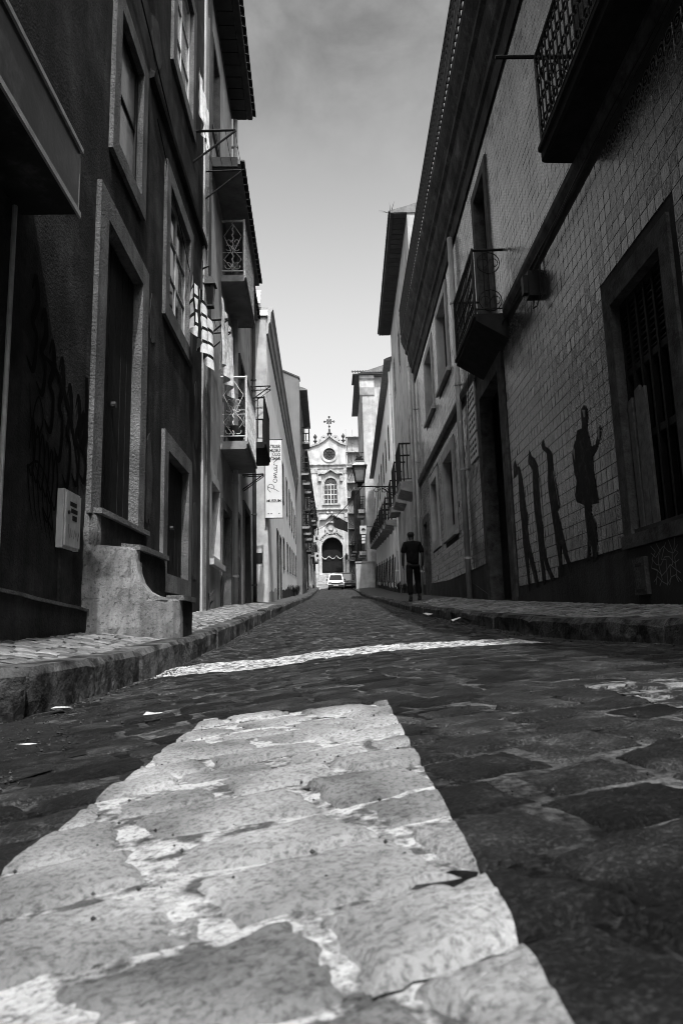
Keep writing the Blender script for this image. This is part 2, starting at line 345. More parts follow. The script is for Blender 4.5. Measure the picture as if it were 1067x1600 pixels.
# basalt setts laid in slanting courses
ROT = math.radians(22)
ca, sa = math.cos(ROT), math.sin(ROT)
def warp(u, v):
    x = u*ca - v*sa; y = u*sa + v*ca
    x += .05*noise.noise((u*1.1, v*1.1, .3)); y += .06*noise.noise((u*.9, v*.9, 7.3))
    return x, y
def proj(x, y, z):
    cy, sy = math.cos(YAW), math.sin(YAW); ct, st = math.cos(TILT), math.sin(TILT); c2, s2 = math.cos(ROLL), math.sin(ROLL)
    X = x*cy - y*sy; yy = x*sy + y*cy; d = yy*ct + z*st; u = -yy*st + z*ct
    if d < .05: return None
    a, e = X/d, u/d
    return 533.5+1066.67*(a*c2-e*s2), 800-1066.67*(a*s2+e*c2)
def sett_grid(q, n, seed, gap, dome, amp, zf, lift=0., hz=.005):
    rs = random.Random(seed); h = rs.uniform(-hz, hz); tx, ty = rs.uniform(-.008, .008), rs.uniform(-.010, .010)
    cx = sum(p[0] for p in q)/4; cy = sum(p[1] for p in q)/4
    g = MB(); ins = []
    for p in q:
        vx, vy = cx-p[0], cy-p[1]; L = math.hypot(vx, vy) or 1; k = gap*rs.uniform(.4, 1.3)/L
        ins.append((p[0]+vx*k, p[1]+vy*k))
    for i in range(n+1):
        e = i/n
        for j in range(n+1):
            a = j/n
            x = (ins[0][0]*(1-a)+ins[1][0]*a)*(1-e) + (ins[3][0]*(1-a)+ins[2][0]*a)*e
            y = (ins[0][1]*(1-a)+ins[1][1]*a)*(1-e) + (ins[3][1]*(1-a)+ins[2][1]*a)*e
            x, y = x + .010*noise.noise((x*14, y*14, seed % 97)) + .007*noise.noise((x*40, y*40, 5+seed % 7)) + .003*noise.noise((x*110, y*110, 2)), y + .010*noise.noise((x*14+9, y*14, seed % 89)) + .007*noise.noise((x*40, y*40, 15+seed % 7)) + .003*noise.noise((x*110, y*110, 12))
            m = min(a, 1-a, e, 1-e)
            rim = max(0, 1-m/.10); rim = rim*rim
            z = zf(x, y) - .005 + h + tx*(x-cx)/.1*.5 + ty*(y-cy)/.1*.5 + dome*(1-(2*a-1)**2)*(1-(2*e-1)**2)*.6 - dome*2.4*rim
            z += amp*.4*noise.noise((x*13, y*13, seed % 53)) + amp*.5*noise.noise((x*34, y*34, seed % 31)) - amp*.5*abs(noise.noise((x*18, y*18, seed % 41)))
            if n > 7: z += amp*.6*noise.noise((x*85, y*85, seed % 29)) + amp*.35*noise.noise((x*170, y*170, 3)); z -= min(.3, max(0, noise.noise((x*30, y*30, seed % 17))-.38)*4)*amp*2.6
            g.v.append((x, y, z+lift))
    for i in range(n):
        for j in range(n):
            k = i*(n+1)+j; g.f.append((k, k+1, k+n+2, k+n+1)); g.mi.append(0)
    return g
def skirt(g, n, dep):
    ring = [j for j in range(n+1)] + [i*(n+1)+n for i in range(1, n+1)] + [n*(n+1)+j for j in range(n-1, -1, -1)] + [i*(n+1) for i in range(n-1, 0, -1)]
    k = len(g.v)
    for r in ring: v = g.v[r]; g.v.append((v[0], v[1], v[2]-dep))
    m = len(ring)
    for i in range(m): g.f.append((ring[i], k+i, k+(i+1) % m, ring[(i+1) % m])); g.mi.append(0)
    return g
def cells(u0, u1, v0, v1, wr, wc, rnd):
    out = []; v = v0; edges = []
    rows = []
    while v < v1:
        rows.append(v); v += rnd.uniform(*wr)
    for i in range(len(rows)-1):
        u = u0 - rnd.random()*.2; L = []
        while u < u1: L.append(u); u += rnd.uniform(*wc)
        for a, c in zip(L, L[1:]): out.append((a, c, rows[i], rows[i+1]))
    return out
rnd = random.Random(11)
allc = []
for (u0, u1, v0, v1) in cells(-13, 26, -5, 60, (.10, .14), (.13, .21), rnd):
    mu_, mv_ = (u0+u1)/2, (v0+v1)/2
    x, y = warp(mu_, mv_)
    if y < -.15 or y > 34 or x < XL-.03 or x > xr_(y)+.02: continue
    if y < 2.6 and x < -.62 - .12*noise.noise((y*3, 0, 0)) - .1*(y-1.2): continue
    jj = lambda a, c_: (warp(a, c_)[0] + .012*noise.noise((a*23, c_*23, 1)), warp(a, c_)[1] + .014*noise.noise((a*23, c_*23, 9)))
    q = [jj(a, c_) for a, c_ in ((u0, v0), (u1, v0), (u1, v1), (u0, v1))]
    p = proj(x, y, zr(x, y))
    area = 0
    if p and -60 < p[0] < 1130 and 0 < p[1] < 1680: area = abs((u1-u0)*(v1-v0))*.3/(y*y*max(y, .3))
    allc.append((area, x, y, q))
allc.sort(key=lambda t: -t[0])
rest = MB(); tops = []
SX0, SX1, SD = -.315, .125, 1.66       # the zebra stripe in the foreground
for i, (area, x, y, q) in enumerate(allc):
    n = 22 if y < 1.0 else 15 if y < 1.9 else 9 if y < 3 else 6 if y < 5.6 else 4 if y < 12 else 3
    g = sett_grid(q, n, i, .0065, .0045, .0028 if y < 6 else .0034, zr, 0, .0034)
    if (y < 1.95 and -.6 < x < 1.1) or 3.7 < y < 5.7: tops.append((q, n, i, x, y))
    skirt(g, n, .035)
    if i < 300 and area > 0:
        add('sett', g, 'sett', road, smooth=True, fix=False)
    else:
        k = len(rest.v); rest.v += g.v; rest.f += [tuple(a+k for a in f) for f in g.f]; rest.mi += g.mi
add('sett_field', rest, 'sett', road, smooth=True, kind='stuff', fix=False, loc=(0, 10, 0))
def painted(name, keep, planes, m, label, m2):
    b = MB()
    for (q, n, i, x, y) in tops:
        if not keep(x, y, .22): continue
        g = sett_grid(q, n, i, .0065, .0045, .0028, zr, .0012, .0034)
        k = len(b.v); b.v += g.v; b.f += [tuple(a+k for a in f) for f in g.f]; b.mi += g.mi
    k = len(b.v); sub = [f for f in near.f if keep(sum(near.v[a][0] for a in f)/4, sum(near.v[a][1] for a in f)/4, .1)]
    mp_ = {}
    for f in sub:
        ids = []
        for a in f:
            if a not in mp_: mp_[a] = len(b.v); v = near.v[a]; b.v.append((v[0], v[1], v[2]+(.0012 if v[1] < 3 else .0035)+.003*noise.noise((v[0]*30, v[1]*30, 8))))
            ids.append(mp_[a])
        b.f.append(tuple(ids)); b.mi.append(1)
    o = add(name, b, [m, m2], road, smooth=True, fix=False, label=label)
    bm = bmesh.new(); bm.from_mesh(o.data); L = WL[o]
    for (px, py, nx, ny) in planes:
        geom = bm.verts[:] + bm.edges[:] + bm.faces[:]
        bmesh.ops.bisect_plane(bm, geom=geom, dist=1e-5, plane_co=(px-L.x, py-L.y, 0), plane_no=(nx, ny, 0), clear_outer=True)
    bm.to_mesh(o.data); bm.free()
    return o
painted('crossing_stripe', lambda x, y, e: SX0-e < x < SX1+e and y < SD+e,
        [(SX0, 0, -1, 0), (.106, .34, 1, -.0176), (SX1, SD+.02, .12, 1)], 'paint', 'broad worn white stripe over the nearest setts', 'paint_thick')
M['paint_worn'] = mat('almost_gone_road_paint', .17, .3, 6, .85, .6, 90, .1, spots=(16, .42, .54, .1))
painted('crossing_stripe', lambda x, y, e: .6-e < x < .98+e and .9-e < y < SD+e,
        [(.6, 0, -1, 0), (.98, 0, 1, 0), (.98, SD+.02, .05, 1), (.6, 1.22, 0, -1)], 'paint_worn', 'nearly worn away stripe near the right gutter', 'paint_worn')
painted('stop_line', lambda x, y, e: 4.2-e < y < 5.2+e, [(0, 4.24, -.02, -1), (0, 5.06, .02, 1), (1.34, 4.6, 1, 0)], 'paint_thick', 'white line straight across the street', 'paint_thick')
# gritty worn patch at the left gutter, before the kerb begins
g = grid(lambda d: -1.9, lambda d: -.50 + .14*noise.noise((d*3, 5, 1)) - .1*(d-1.2) + .1*noise.noise((d*9, 2, 1)), -.3, 2.62, 44, 90, lambda x, d: zr(x, d) - .007 + .005*noise.noise((x*5, d*5, 2)) + .003*noise.noise((x*21, d*21, 2)) + .002*noise.noise((x*60, d*60, 2)))
add('gravel_patch', g, 'asphalt', kind='structure', smooth=True, fix=False)

# ------------------------------------------------------------------ kerbs and pavements
def kerb(parent, side, d0, d1, ln, nseg=6):
    rs = random.Random(side+5); d = d0
    while d < d1:
        L = ln*rs.uniform(.75, 1.25); e = min(d+L, d1); g = MB()
        off = rs.uniform(-.012, .012); tp = rs.uniform(-.012, .012)
        nn = nseg if d < 14 else 1; prof = 5
        for i in range(nn+1):
            dd = d+.006+(e-d-.012)*i/nn
            xo = (XL if side < 0 else xr_(dd)); zt = (kL(dd) if side < 0 else kR(dd)) + tp
            zb = zr(xo, dd) - .08
            j = lambda k: .012*noise.noise((dd*4, k*3.1, side*7.7)) + .006*noise.noise((dd*13, k*5.1, side*3.3))
            edge = .03 if 0 < i < nn else .045
            prfl = [(0+j(0), zb), (.004+j(1), (zb+zt)/2), (.008+j(2), zt-edge), (edge+j(3), zt+j(4)*.6), (.17, zt+.004+j(5)*.5), (.17, zb)]
            endc = .01 if i in (0, nn) else 0
            for (ox, z) in prfl: g.v.append((xo + (off - ox - (endc if ox < .1 else 0))*(1 if side < 0 else -1), dd, z))
        m = 6
        for i in range(nn):
            for k in range(m-1): g.f.append((i*m+k, i*m+k+1, (i+1)*m+k+1, (i+1)*m+k)); g.mi.append(0)
        g.f.append(tuple(range(m))); g.f.append(tuple(range(nn*m+m-1, nn*m-1, -1))); g.mi += [0, 0]
        add('kerbstone', g, 'kerb', parent); d = e
def pavement(name, side, d0, d1):
    if side < 0: a, c, zf = (lambda d: XL-.16), (lambda d: -2.6), pvL
    else: a, c, zf = (lambda d: xr_(d)+.16), (lambda d: xRw(d)+.5), pvR
    g = grid(a, c, d0, d1, 6, int((d1-d0)*2), lambda x, d: zf(x, d)-.012)
    k = len(g.v)                                     # end face down to the road
    x0, x1 = a(d0), c(d0)
    g.poly([(x0, d0, zf(x0, d0)-.012), (x1, d0, zf(x1, d0)-.012), (x1, d0, -.7), (x0, d0, -.7)])
    return add(name, g, 'calcada_base', kind='structure', fix=False, loc=(x0, d0, 0))
pl_ = pavement('pavement', -1, 2.62, 90); pr_ = pavement('pavement', 1, -8, 90)
kerb(pl_, -1, 2.62, 74, .95); kerb(pr_, 1, -1, 74, 1.1)
# rounded kerb corner at the near end of the left pavement
g = MB()
arc = [(XL-.0-.17*(1-math.cos(t)), 2.61-.09*math.sin(t)) for t in [i*math.pi/12 for i in range(7)]] + [(-1.6, 2.5), (-1.95, 2.49)]
for (x, d) in arc: g.v += [(x, d, zr(x, 2.6)-.1), (x, d, kL(2.8)-.03), (x-.03, d+.04, kL(2.8)), (x-.04, 2.615, kL(2.8)+.004)]
for i in range(len(arc)-1):
    for k in range(3): g.f.append((i*4+k, i*4+k+1, i*4+5+k, i*4+4+k)); g.mi.append(0)
add('kerbstone', g, 'kerb', pl_)
def stones(parent, side, d0, d1, seed):
    rs = random.Random(seed); L = []
    for (u0, u1, v0, v1) in cells(-8, 16, -6, 20, (.085, .105), (.08, .125), rs):
        r = math.radians(38 if side > 0 else 12); c, s = math.cos(r), math.sin(r)
        f = lambda u, v: (u*c - v*s + (2 if side > 0 else -1.5) + .03*noise.noise((u*2, v*2, side)), u*s + v*c + .03*noise.noise((u*2, v*2, 4+side)))
        x, y = f((u0+u1)/2, (v0+v1)/2)
        if not d0 < y < d1: continue
        if side < 0 and not (xLw(y)-.02 < x < XL-.185): continue
        if side > 0 and not (xr_(y)+.185 < x < xRw(y)+.02): continue
        zf = pvL if side < 0 else pvR
        p = proj(x, y, zf(x, y))
        vis = 1/(y**3) if p and -20 < p[0] < 1087 and p[1] < 1600 else 0
        L.append((vis, x, y, [tuple(q+rs.uniform(-.006, .006) for q in f(a, e)) for a, e in ((u0, v0), (u1, v0), (u1, v1), (u0, v1))]))
    L.sort(key=lambda t: -t[0]); st = MB()
    for i, (vis, x, y, q) in enumerate(L):
        g = sett_grid(q, 4, i+side*1000+3000, .005, .0022, .0022, pvL if side < 0 else pvR, 0, .004); skirt(g, 3, .02)
        if i < 300 and vis > 0: add('paving_stone', g, 'calcada', parent, smooth=True, fix=False)
        else:
            k = len(st.v); st.v += g.v; st.f += [tuple(a+k for a in f) for f in g.f]; st.mi += g.mi
    add('paving_field', st, 'calcada', parent, smooth=True, kind='stuff', fix=False)
stones(pl_, -1, 2.64, 17, 21); stones(pr_, 1, 2.2, 17, 22)

# ------------------------------------------------------------------ facade parts
def wall(F, B, s0, s1, z1, holes, m, base=None, back=5., rev=.26, name='wall', z0=None, zfun=None):
    b = MB(); zb = (z0 if z0 is not None else min(F.W(s0, 0, 0)[1]*0 + zL(F.W(s0, 0, 0)[1]) - .5, zL(F.W(s1, 0, 0)[1]) - .5))
    S = sorted({s0, s1, *[h[0] for h in holes], *[h[1] for h in holes]}); Z = sorted({zb, z1, *[h[2] for h in holes], *[h[3] for h in holes]})
    S = [s for s in S if s0 <= s <= s1]; Z = [z for z in Z if zb <= z <= z1]
    for a, c in zip(S, S[1:]):
        for e, f in zip(Z, Z[1:]):
            ms, mz = (a+c)/2, (e+f)/2
            if any(h[0] < ms < h[1] and h[2] < mz < h[3] for h in holes): continue
            b.poly([F.W(a, 0, e), F.W(c, 0, e), F.W(c, 0, f), F.W(a, 0, f)])
    for (a, c, e, f) in holes:
        for p, q in (((a, e), (c, e)), ((c, e), (c, f)), ((c, f), (a, f)), ((a, f), (a, e))):
            b.poly([F.W(p[0], 0, p[1]), F.W(q[0], 0, q[1]), F.W(q[0], -rev, q[1]), F.W(p[0], -rev, p[1])])
    for s in (s0, s1): b.poly([F.W(s, 0, zb), F.W(s, 0, z1), F.W(s, -rev-.01, z1), F.W(s, -rev-.01, zb)])
    b.poly([F.W(s0, 0, z1), F.W(s1, 0, z1), F.W(s1, -rev-.01, z1), F.W(s0, -rev-.01, z1)])
    b.box(F, s0, s1, -back, -rev-.01, zb, z1)
    return add(name, b, m, B, fix=False)
def hole(s0, s1, z0, z1, fw=.1): return (s0+fw*.5, s1-fw*.5, z0+fw*.5, z1-fw*.5)
def window(F, B, s0, s1, z0, z1, fw=.18, stone='granite', cols=2, rows=3, pane='pane', sash='sash', proud=.04, dep=.17, sill=False, leaf=None, name='window', far=False, bot=True, label=None):
    b = MB()
    if far: proud, dep = min(proud, .02), min(dep, .035)
    b.box(F, s0, s1, -.2, proud, z1-fw, z1)
    zb = z0+fw if bot else z0
    b.box(F, s0, s0+fw, -.2, proud, zb, z1-fw); b.box(F, s1-fw, s1, -.2, proud, zb, z1-fw)
    if bot: b.box(F, s0, s1, -.2, proud, z0, z0+fw)
    W_ = add(name, b, stone, B, label=label)
    a, c, e, f = s0+fw, s1-fw, zb, z1-fw
    if sill: add('sill', MB().box(F, s0-.06, s1+.06, proud, proud+.07, z0-.02, z0+.07), stone, W_)
    if leaf:            # plank door or shutter leaves
        nl = 2 if c-a > .75 else 1; ww = (c-a)/nl
        for k in range(nl):
            g = MB(); x0 = a+k*ww+.006; x1 = a+(k+1)*ww-.006
            g.box(F, x0, x1, -dep-.03, -dep, e, f)
            npk = max(2, int((x1-x0)/.15)); near_ = (not far) and F.W(a, 0, 0)[1] < 16
            for j in range(npk):
                p0 = x0+(x1-x0)*j/npk; p1 = x0+(x1-x0)*(j+1)/npk
                pb = MB() if near_ else g
                pb.box(F, p0+.006, p1-.006, -dep, -dep+.014+.005*((j*7+k*3) % 3)/2, e+.02, f-.02)
                if near_: add('plank', pb, leaf, W_)
            add('door_leaf' if name == 'door' else 'shutter', g, leaf, W_)
        return W_
    t = .05 if not far else .045
    if far: dep = min(dep, .035)
    g = MB()
    g.box(F, a, c, -dep, -dep+.05, e, e+t); g.box(F, a, c, -dep, -dep+.05, f-t, f)
    g.box(F, a, a+t, -dep, -dep+.05, e+t, f-t); g.box(F, c-t, c, -dep, -dep+.05, e+t, f-t)
    xs = [a+t+(c-a-2*t)*k/cols for k in range(cols+1)]; zs = [e+t+(f-e-2*t)*k/rows for k in range(rows+1)]
    mt = t*.55
    for x in xs[1:-1]: g.box(F, x-mt/2, x+mt/2, -dep+.005, -dep+.045, e+t, f-t)
    for z in zs[1:-1]: g.box(F, a+t, c-t, -dep+.008, -dep+.042, z-mt/2, z+mt/2)
    add('sash', g, sash, W_)
    if far: add('pane', MB().box(F, a, c, -dep-.02, -dep-.005, e, f), pane, W_)
    else:
        for x0, x1 in zip(xs, xs[1:]):
            for y0, y1 in zip(zs, zs[1:]): add('pane', MB().box(F, x0, x1, -dep+.018, -dep+.026, y0, y1), pane, W_)
    return W_
def circ(F, s, z, r, n, a0=0, a1=6.2832, k=14): return [F.W(s+r*math.cos(a0+(a1-a0)*i/k), n, z+r*math.sin(a0+(a1-a0)*i/k)) for i in range(k+1)]
def balcony(F, B, s0, s1, z, prot, hgt, th=.14, slab='concrete', iron='iron', style='pickets', step=.12, taper=0., simple=False, label=None):
    prof = [(0, z-th-taper), (prot-.06, z-th), (prot-.03, z-th+.02), (prot-.03, z-.06), (prot, z-.05), (prot, z), (0, z)]
    S_ = add('balcony', MB().prism(F, prof, s0, s1), slab, B, label=label)
    g = MB(); r = .012 if not simple else .02; o = prot-.04; a, c = s0+.04, s1-.04
    path = [F.W(a, 0, z+hgt), F.W(a, o, z+hgt), F.W(c, o, z+hgt), F.W(c, 0, z+hgt)]
    for p, q in zip(path, path[1:]): g.tube([p, q], r*1.8, 6)
    path = [F.W(a, 0, z+.1), F.W(a, o, z+.1), F.W(c, o, z+.1), F.W(c, 0, z+.1)]
    for p, q in zip(path, path[1:]): g.tube([p, q], r, 5)
    for s in (a, c): g.tube([F.W(s, o, z), F.W(s, o, z+hgt+.03)], r*1.7, 6)
    if style == 'pickets':
        k = max(2, int((c-a)/step))
        for i in range(1, k): g.tube([F.W(a+(c-a)*i/k, o, z+.1), F.W(a+(c-a)*i/k, o, z+hgt)], r, 4)
        k = max(2, int(o/step))
        for s in (a, c):
            for i in range(1, k): g.tube([F.W(s, o*i/k, z+.1), F.W(s, o*i/k, z+hgt)], r, 4)
    add('railing', g, iron, S_)
    if style == 'scroll':          # pale end panels with a twisted bar, a diamond and scrolls
        for s in (a, c):
            e = Frame(0, 0, 0, -1)
            def E(n, zz): return F.W(s, n, zz)
            d = MB(); m_ = o/2
            tw = [F.W(s+.012*math.cos(i*1.25), m_+.012*math.sin(i*1.25), z+.12+(hgt-.14)*i/40) for i in range(41)]
            d.tube(tw, .011, 5)
            d.tube([E(m_, z+hgt-.06), E(o-.05, z+hgt*.72), E(m_+.03, z+hgt*.45), E(o-.05, z+hgt*.3), E(m_, z+.12)], .007, 4)
            d.tube([E(m_, z+hgt-.06), E(.05, z+hgt*.72), E(m_-.03, z+hgt*.45), E(.05, z+hgt*.3), E(m_, z+.12)], .007, 4)
            for (cn_, cz, rr, a0, a1) in ((m_+.09, z+.2, .075, 1.2, 6.6), (m_-.09, z+.2, .075, 1.9, -3.4), (m_+.08, z+hgt*.5, .07, 1.0, 5.9), (m_-.08, z+hgt*.5, .07, 2.1, -2.8), (m_+.07, z+hgt*.62, .05, -1.4, 3.4), (m_-.07, z+hgt*.62, .05, 4.5, -.3)):
                d.tube([E(cn_+rr*(1-.35*i/14)*math.cos(a0+(a1-a0)*i/14), cz+rr*(1-.35*i/14)*math.sin(a0+(a1-a0)*i/14)) for i in range(15)], .007, 4)
            d.tube([E(.03, z+hgt*.42), E(o-.03, z+hgt*.42)], .006, 4)
            add('scroll_panel', d, iron, S_)
        d = MB(); k = max(2, int((c-a)/.16))
        for i in range(1, k):
            s = a+(c-a)*i/k; d.tube([F.W(s, o, z+.1), F.W(s, o, z+hgt)], .008, 4)
        for i in range(k):
            s = a+(c-a)*(i+.5)/k; d.tube(circ(F, s, z+.22, .06, o), .006, 4); d.tube(circ(F, s, z+hgt*.55, .06, o), .006, 4)
        add('front_grille', d, iron, S_)
    if style == 'ornate':          # cast iron with rings between close pickets
        d = MB(); k = max(2, int((c-a)/.11))
        for i in range(1, k): d.tube([F.W(a+(c-a)*i/k, o, z+.1), F.W(a+(c-a)*i/k, o, z+hgt)], .010, 4)
        for i in range(k):
            s = a+(c-a)*(i+.5)/k
            for zz in (.2, .45, .7, .92): d.tube(circ(F, s, z+hgt*zz, .045, o, k=8), .010, 4)
        for s in (a, c):
            nn = max(2, int(o/.13))
            for i in range(1, nn): d.tube([F.W(s, o*i/nn, z+.1), F.W(s, o*i/nn, z+hgt)], .009, 4)
            for cz in (.22, .8):
                d.tube([F.W(s, o*.5+o*.36*math.cos(t*.4), z+hgt*cz+o*.36*math.sin(t*.4)) for t in range(17)], .009, 4)
                for q in (-1, 1): d.tube([F.W(s, o*.5+q*o*.16+o*.14*math.cos(t*.4), z+hgt*cz+o*.14*math.sin(t*.4)) for t in range(13)], .007, 4)
        add('iron_scrollwork', d, iron, S_)
    return S_
TILE_ME = {}
def eaves(F, B, s0, s1, z, prot, m='roof_tile', boards=0, tiles=True, rise=1.2, deep=3.2, name='roof', over=.0):
    R_ = add(name, MB().prism(F, [(prot, z), (prot, z+.07), (-deep, z+.07+rise), (-deep, z-.02), (0, z-.02), (0, z)], s0, s1), 'soffit', B)
    n = max(3, int((s1-s0)/.21)); st = (s1-s0)/n; g = MB(); sl = rise/(prot+deep)
    k0 = 6
    for i in range(k0+1):
        a = math.pi*i/k0
        for nn, rr in ((.07, .105), (-.4, .085)):
            g.v.append((F.u[0]*math.cos(a)*rr + F.o[0]*(nn), F.u[1]*math.cos(a)*rr + F.o[1]*(nn), math.sin(a)*rr*.75 - sl*nn))
    for i in range(k0): g.f.append((2*i, 2*i+2, 2*i+3, 2*i+1)); g.mi.append(0)
    for i in range(k0+1):
        a = math.pi*i/k0
        g.v.append((F.u[0]*math.cos(a)*.085 + F.o[0]*.07, F.u[1]*math.cos(a)*.085 + F.o[1]*.07, math.sin(a)*.06 - sl*.07))
    o0 = 2*(k0+1)
    for i in range(k0): g.f.append((2*i, o0+i, o0+i+1, 2*i+2)); g.mi.append(0)
    if tiles:
        first = None
        for i in range(n):
            loc = F.W(s0+st*(i+.5), prot, z+.06)
            if first is None:
                first = bpy.data.objects.new('roof_tile', mesh_of('roof_tile', g, M[m], (0, 0, 0))); place(first, loc, R_)
            else: copy_at(first, loc, R_)
    q = MB()                          # the courses above the eave row
    for i in range(n):
        s = s0+st*(i+.5)
        q.poly([F.W(s-st*.5, prot-.1, z+.075), F.W(s, prot-.1, z+.16), F.W(s, -deep, z+.16+rise), F.W(s-st*.5, -deep, z+.075+rise)])
        q.poly([F.W(s+st*.5, prot-.1, z+.075), F.W(s, prot-.1, z+.16), F.W(s, -deep, z+.16+rise), F.W(s+st*.5, -deep, z+.075+rise)])
    add('tile_courses', q, m, R_, kind='stuff', fix=False)
    if boards:
        nb = int((s1-s0)/boards); bs = (s1-s0)/nb; first = None
        for i in range(nb):
            a = s0+bs*i
            if first is None: first = add('soffit_board', MB().box(F, a+.012, a+bs-.012, .03, prot-.13, z-.035, z-.003), 'soffit_board', R_); l0 = WL[first]; w0 = Vector(F.W(a, 0, 0))
            else: copy_at(first, l0 + Vector(F.W(a, 0, 0)) - w0, R_)
        add('soffit_board', MB().box(F, s0, s1, prot-.115, prot-.01, z-.03, z-.003), 'soffit_board', R_)
    return R_
def pipe(F, B, s, z0, z1, r=.055, m='dark_granite', off=.09, label=None, step=1.9):
    g = MB().tube([F.W(s, off, z0), F.W(s, off, z1)], r, 10)
    o = add('downpipe', g, m, B, smooth=True, label=label)
    z = z0+.9
    while z < z1:
        add('pipe_collar', MB().tube([F.W(s, off, z), F.W(s, off, z+.05)], r*1.25, 10).box(F, s-.02, s+.02, 0, off, z+.01, z+.04), m, o); z += step
    return o

# ------------------------------------------------------------------ LEFT: dark rendered house with granite surrounds
L1 = Frame(-1.75, 0, -.011, -1)
B = thing('dark_house', 'dark rendered house with granite window and door surrounds behind the plastered steps at left', 'house', L1.W(4, 0, -.1))
H = [hole(5.04, 6.57, .88, 3.62), hole(5.29, 6.38, 4.1, 5.8), hole(7.3, 8.92, 3.55, 5.5), hole(7.38, 8.98, .42, 2.22), hole(7.5, 9.0, 7.03, 9.2), hole(5.3, 6.5, 7.1, 9.2), hole(1.6, 2.9, .2, 2.1)]
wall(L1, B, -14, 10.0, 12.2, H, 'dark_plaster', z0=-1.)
window(L1, B, 5.04, 6.57, .88, 3.62, .22, leaf='timber', name='door', dep=.07, bot=False)
window(L1, B, 5.29, 6.38, 4.1, 5.8, .17, cols=1, rows=2, pane='curtained_pane', sash='timber', dep=.07)
window(L1, B, 7.3, 8.92, 3.55, 5.5, .2, cols=2, rows=3, sash='sash', dep=.07)
window(L1, B, 7.38, 8.98, .42, 2.22, .2, leaf='timber', dep=.07, name='window')
window(L1, B, 7.5, 9.0, 7.03, 9.2, .2, cols=2, rows=3, sash='white_metal', pane='curtained_pane', dep=.07)
window(L1, B, 5.3, 6.5, 7.1, 9.2, .18, cols=2, rows=3, dep=.13)
window(L1, B, 1.6, 2.9, .2, 2.1, .18, leaf='timber', name='door', dep=.13)
add('string_course', MB().prism(L1, [(0, 5.9), (.05, 5.92), (.06, 5.99), (0, 6.03)], 6.55, 10.0), 'dark_plaster', B)
add('corner_quoin', MB().box(L1, 9.86, 10.02, -.1, .03, -.3, 12.2), 'grey_plaster', B)
g = MB()
for i in range(8):
    s0 = 3.0+i*.27
    if s0 > 4.9: break
    zt = .27 - .055*(s0-3.0) + .012*noise.noise((s0*3, 0, 0)); zt1 = .27 - .055*(s0-2.73) + .012*noise.noise(((s0+.27)*3, 0, 0))
    g.slabpoly(L1, [(s0, -.5), (s0+.27, -.5), (s0+.27, zt1), (s0, zt)], 0, .03)
add('plinth', g, 'dark_plaster', B)
g = MB()
for i in range(9):
    s0 = 3.0+i*.23
    if s0 > 4.9: break
    zt = .275 - .055*(s0-3.0) + .01*noise.noise((s0*3, 0, 0)); zt1 = .275 - .055*(s0-2.77) + .01*noise.noise(((s0+.23)*3, 0, 0))
    g.slabpoly(L1, [(s0, zt-.012), (s0+.23, zt1-.012), (s0+.23, zt1+.008), (s0, zt+.008)], .0, .045)
add('plinth_cap', g, 'granite', B)
# meter box: body, door leaf, hinge, slot
mb_ = add('meter_box', MB().box(L1, 4.5, 4.8, 0, .045, .56, .955), 'white_metal', B, label='white utility meter box with scribbled door')
add('box_door', MB().box(L1, 4.515, 4.785, .046, .058, .575, .94), 'white_metal', mb_)
g = MB().box(L1, 4.58, 4.70, .058, .06, .85, .88).box(L1, 4.60, 4.72, .058, .06, .805, .835).box(L1, 4.625, 4.71, .058, .06, .755, .79)
add('box_label', g, 'ink', mb_)
add('scribble', MB().ribbon(L1, [(4.56, .72), (4.57, .66), (4.59, .63), (4.6, .7), (4.62, .64), (4.64, .69), (4.655, .63), (4.68, .7), (4.7, .65), (4.72, .68), (4.73, .62), (4.76, .69)], .008, .0605), 'ink', mb_)
add('box_lock', MB().tube([L1.W(4.55, .055, .8), L1.W(4.55, .07, .8)], .012, 8), 'iron', mb_)
add('conduit', MB().box(L1, 4.56, 4.76, 0, .02, -.1, .56), 'dark_plaster', B)
add('conduit', MB().tube([L1.W(3.66, .02, .3), L1.W(3.64, .02, 2.45)], .014, 6), 'sash', B)
M['patch'] = mat('patched_render', .05, .35, 5, .92, 1., 55, .06, spots=(4, .5, .7, .5), bdist=.01)
rs = random.Random(12)
for (s, z, a, c) in ((6.85, 1.5, .17, .5), (6.9, 3.3, .14, .3), (9.4, 1.2, .22, .6), (4.5, 3.3, .2, .3), (6.8, 6.6, .25, .3), (9.45, 3.0, .2, .5)):
    P_ = [(s+a*math.cos(t*.449)*rs.uniform(.7, 1.15), z+c*math.sin(t*.449)*rs.uniform(.75, 1.15)) for t in range(14)]
    add('plaster_patch', MB().slabpoly(L1, P_, 0, .0045), 'patch', B)
for s_, z_ in ((5.74, 1.95), (8.1, 1.2)): add('door_knob', MB().tube([L1.W(s_, -.06, z_), L1.W(s_, -.01, z_)], .028, 8), 'dark_granite', B)
# shop sign box over the pavement
sg = add('sign_box', MB().box(L1, .6, 3.76, 0, .335, 2.47, 2.9), 'sheet_metal', B, label='dark boxed shop sign projecting over the pavement')
add('sign_rim', MB().box(L1, .58, 3.775, .336, .35, 2.455, 2.49).box(L1, .58, 3.775, .336, .35, 2.885, 2.915).box(L1, 3.762, 3.777, .30, .335, 2.49, 2.885), 'sash', sg)
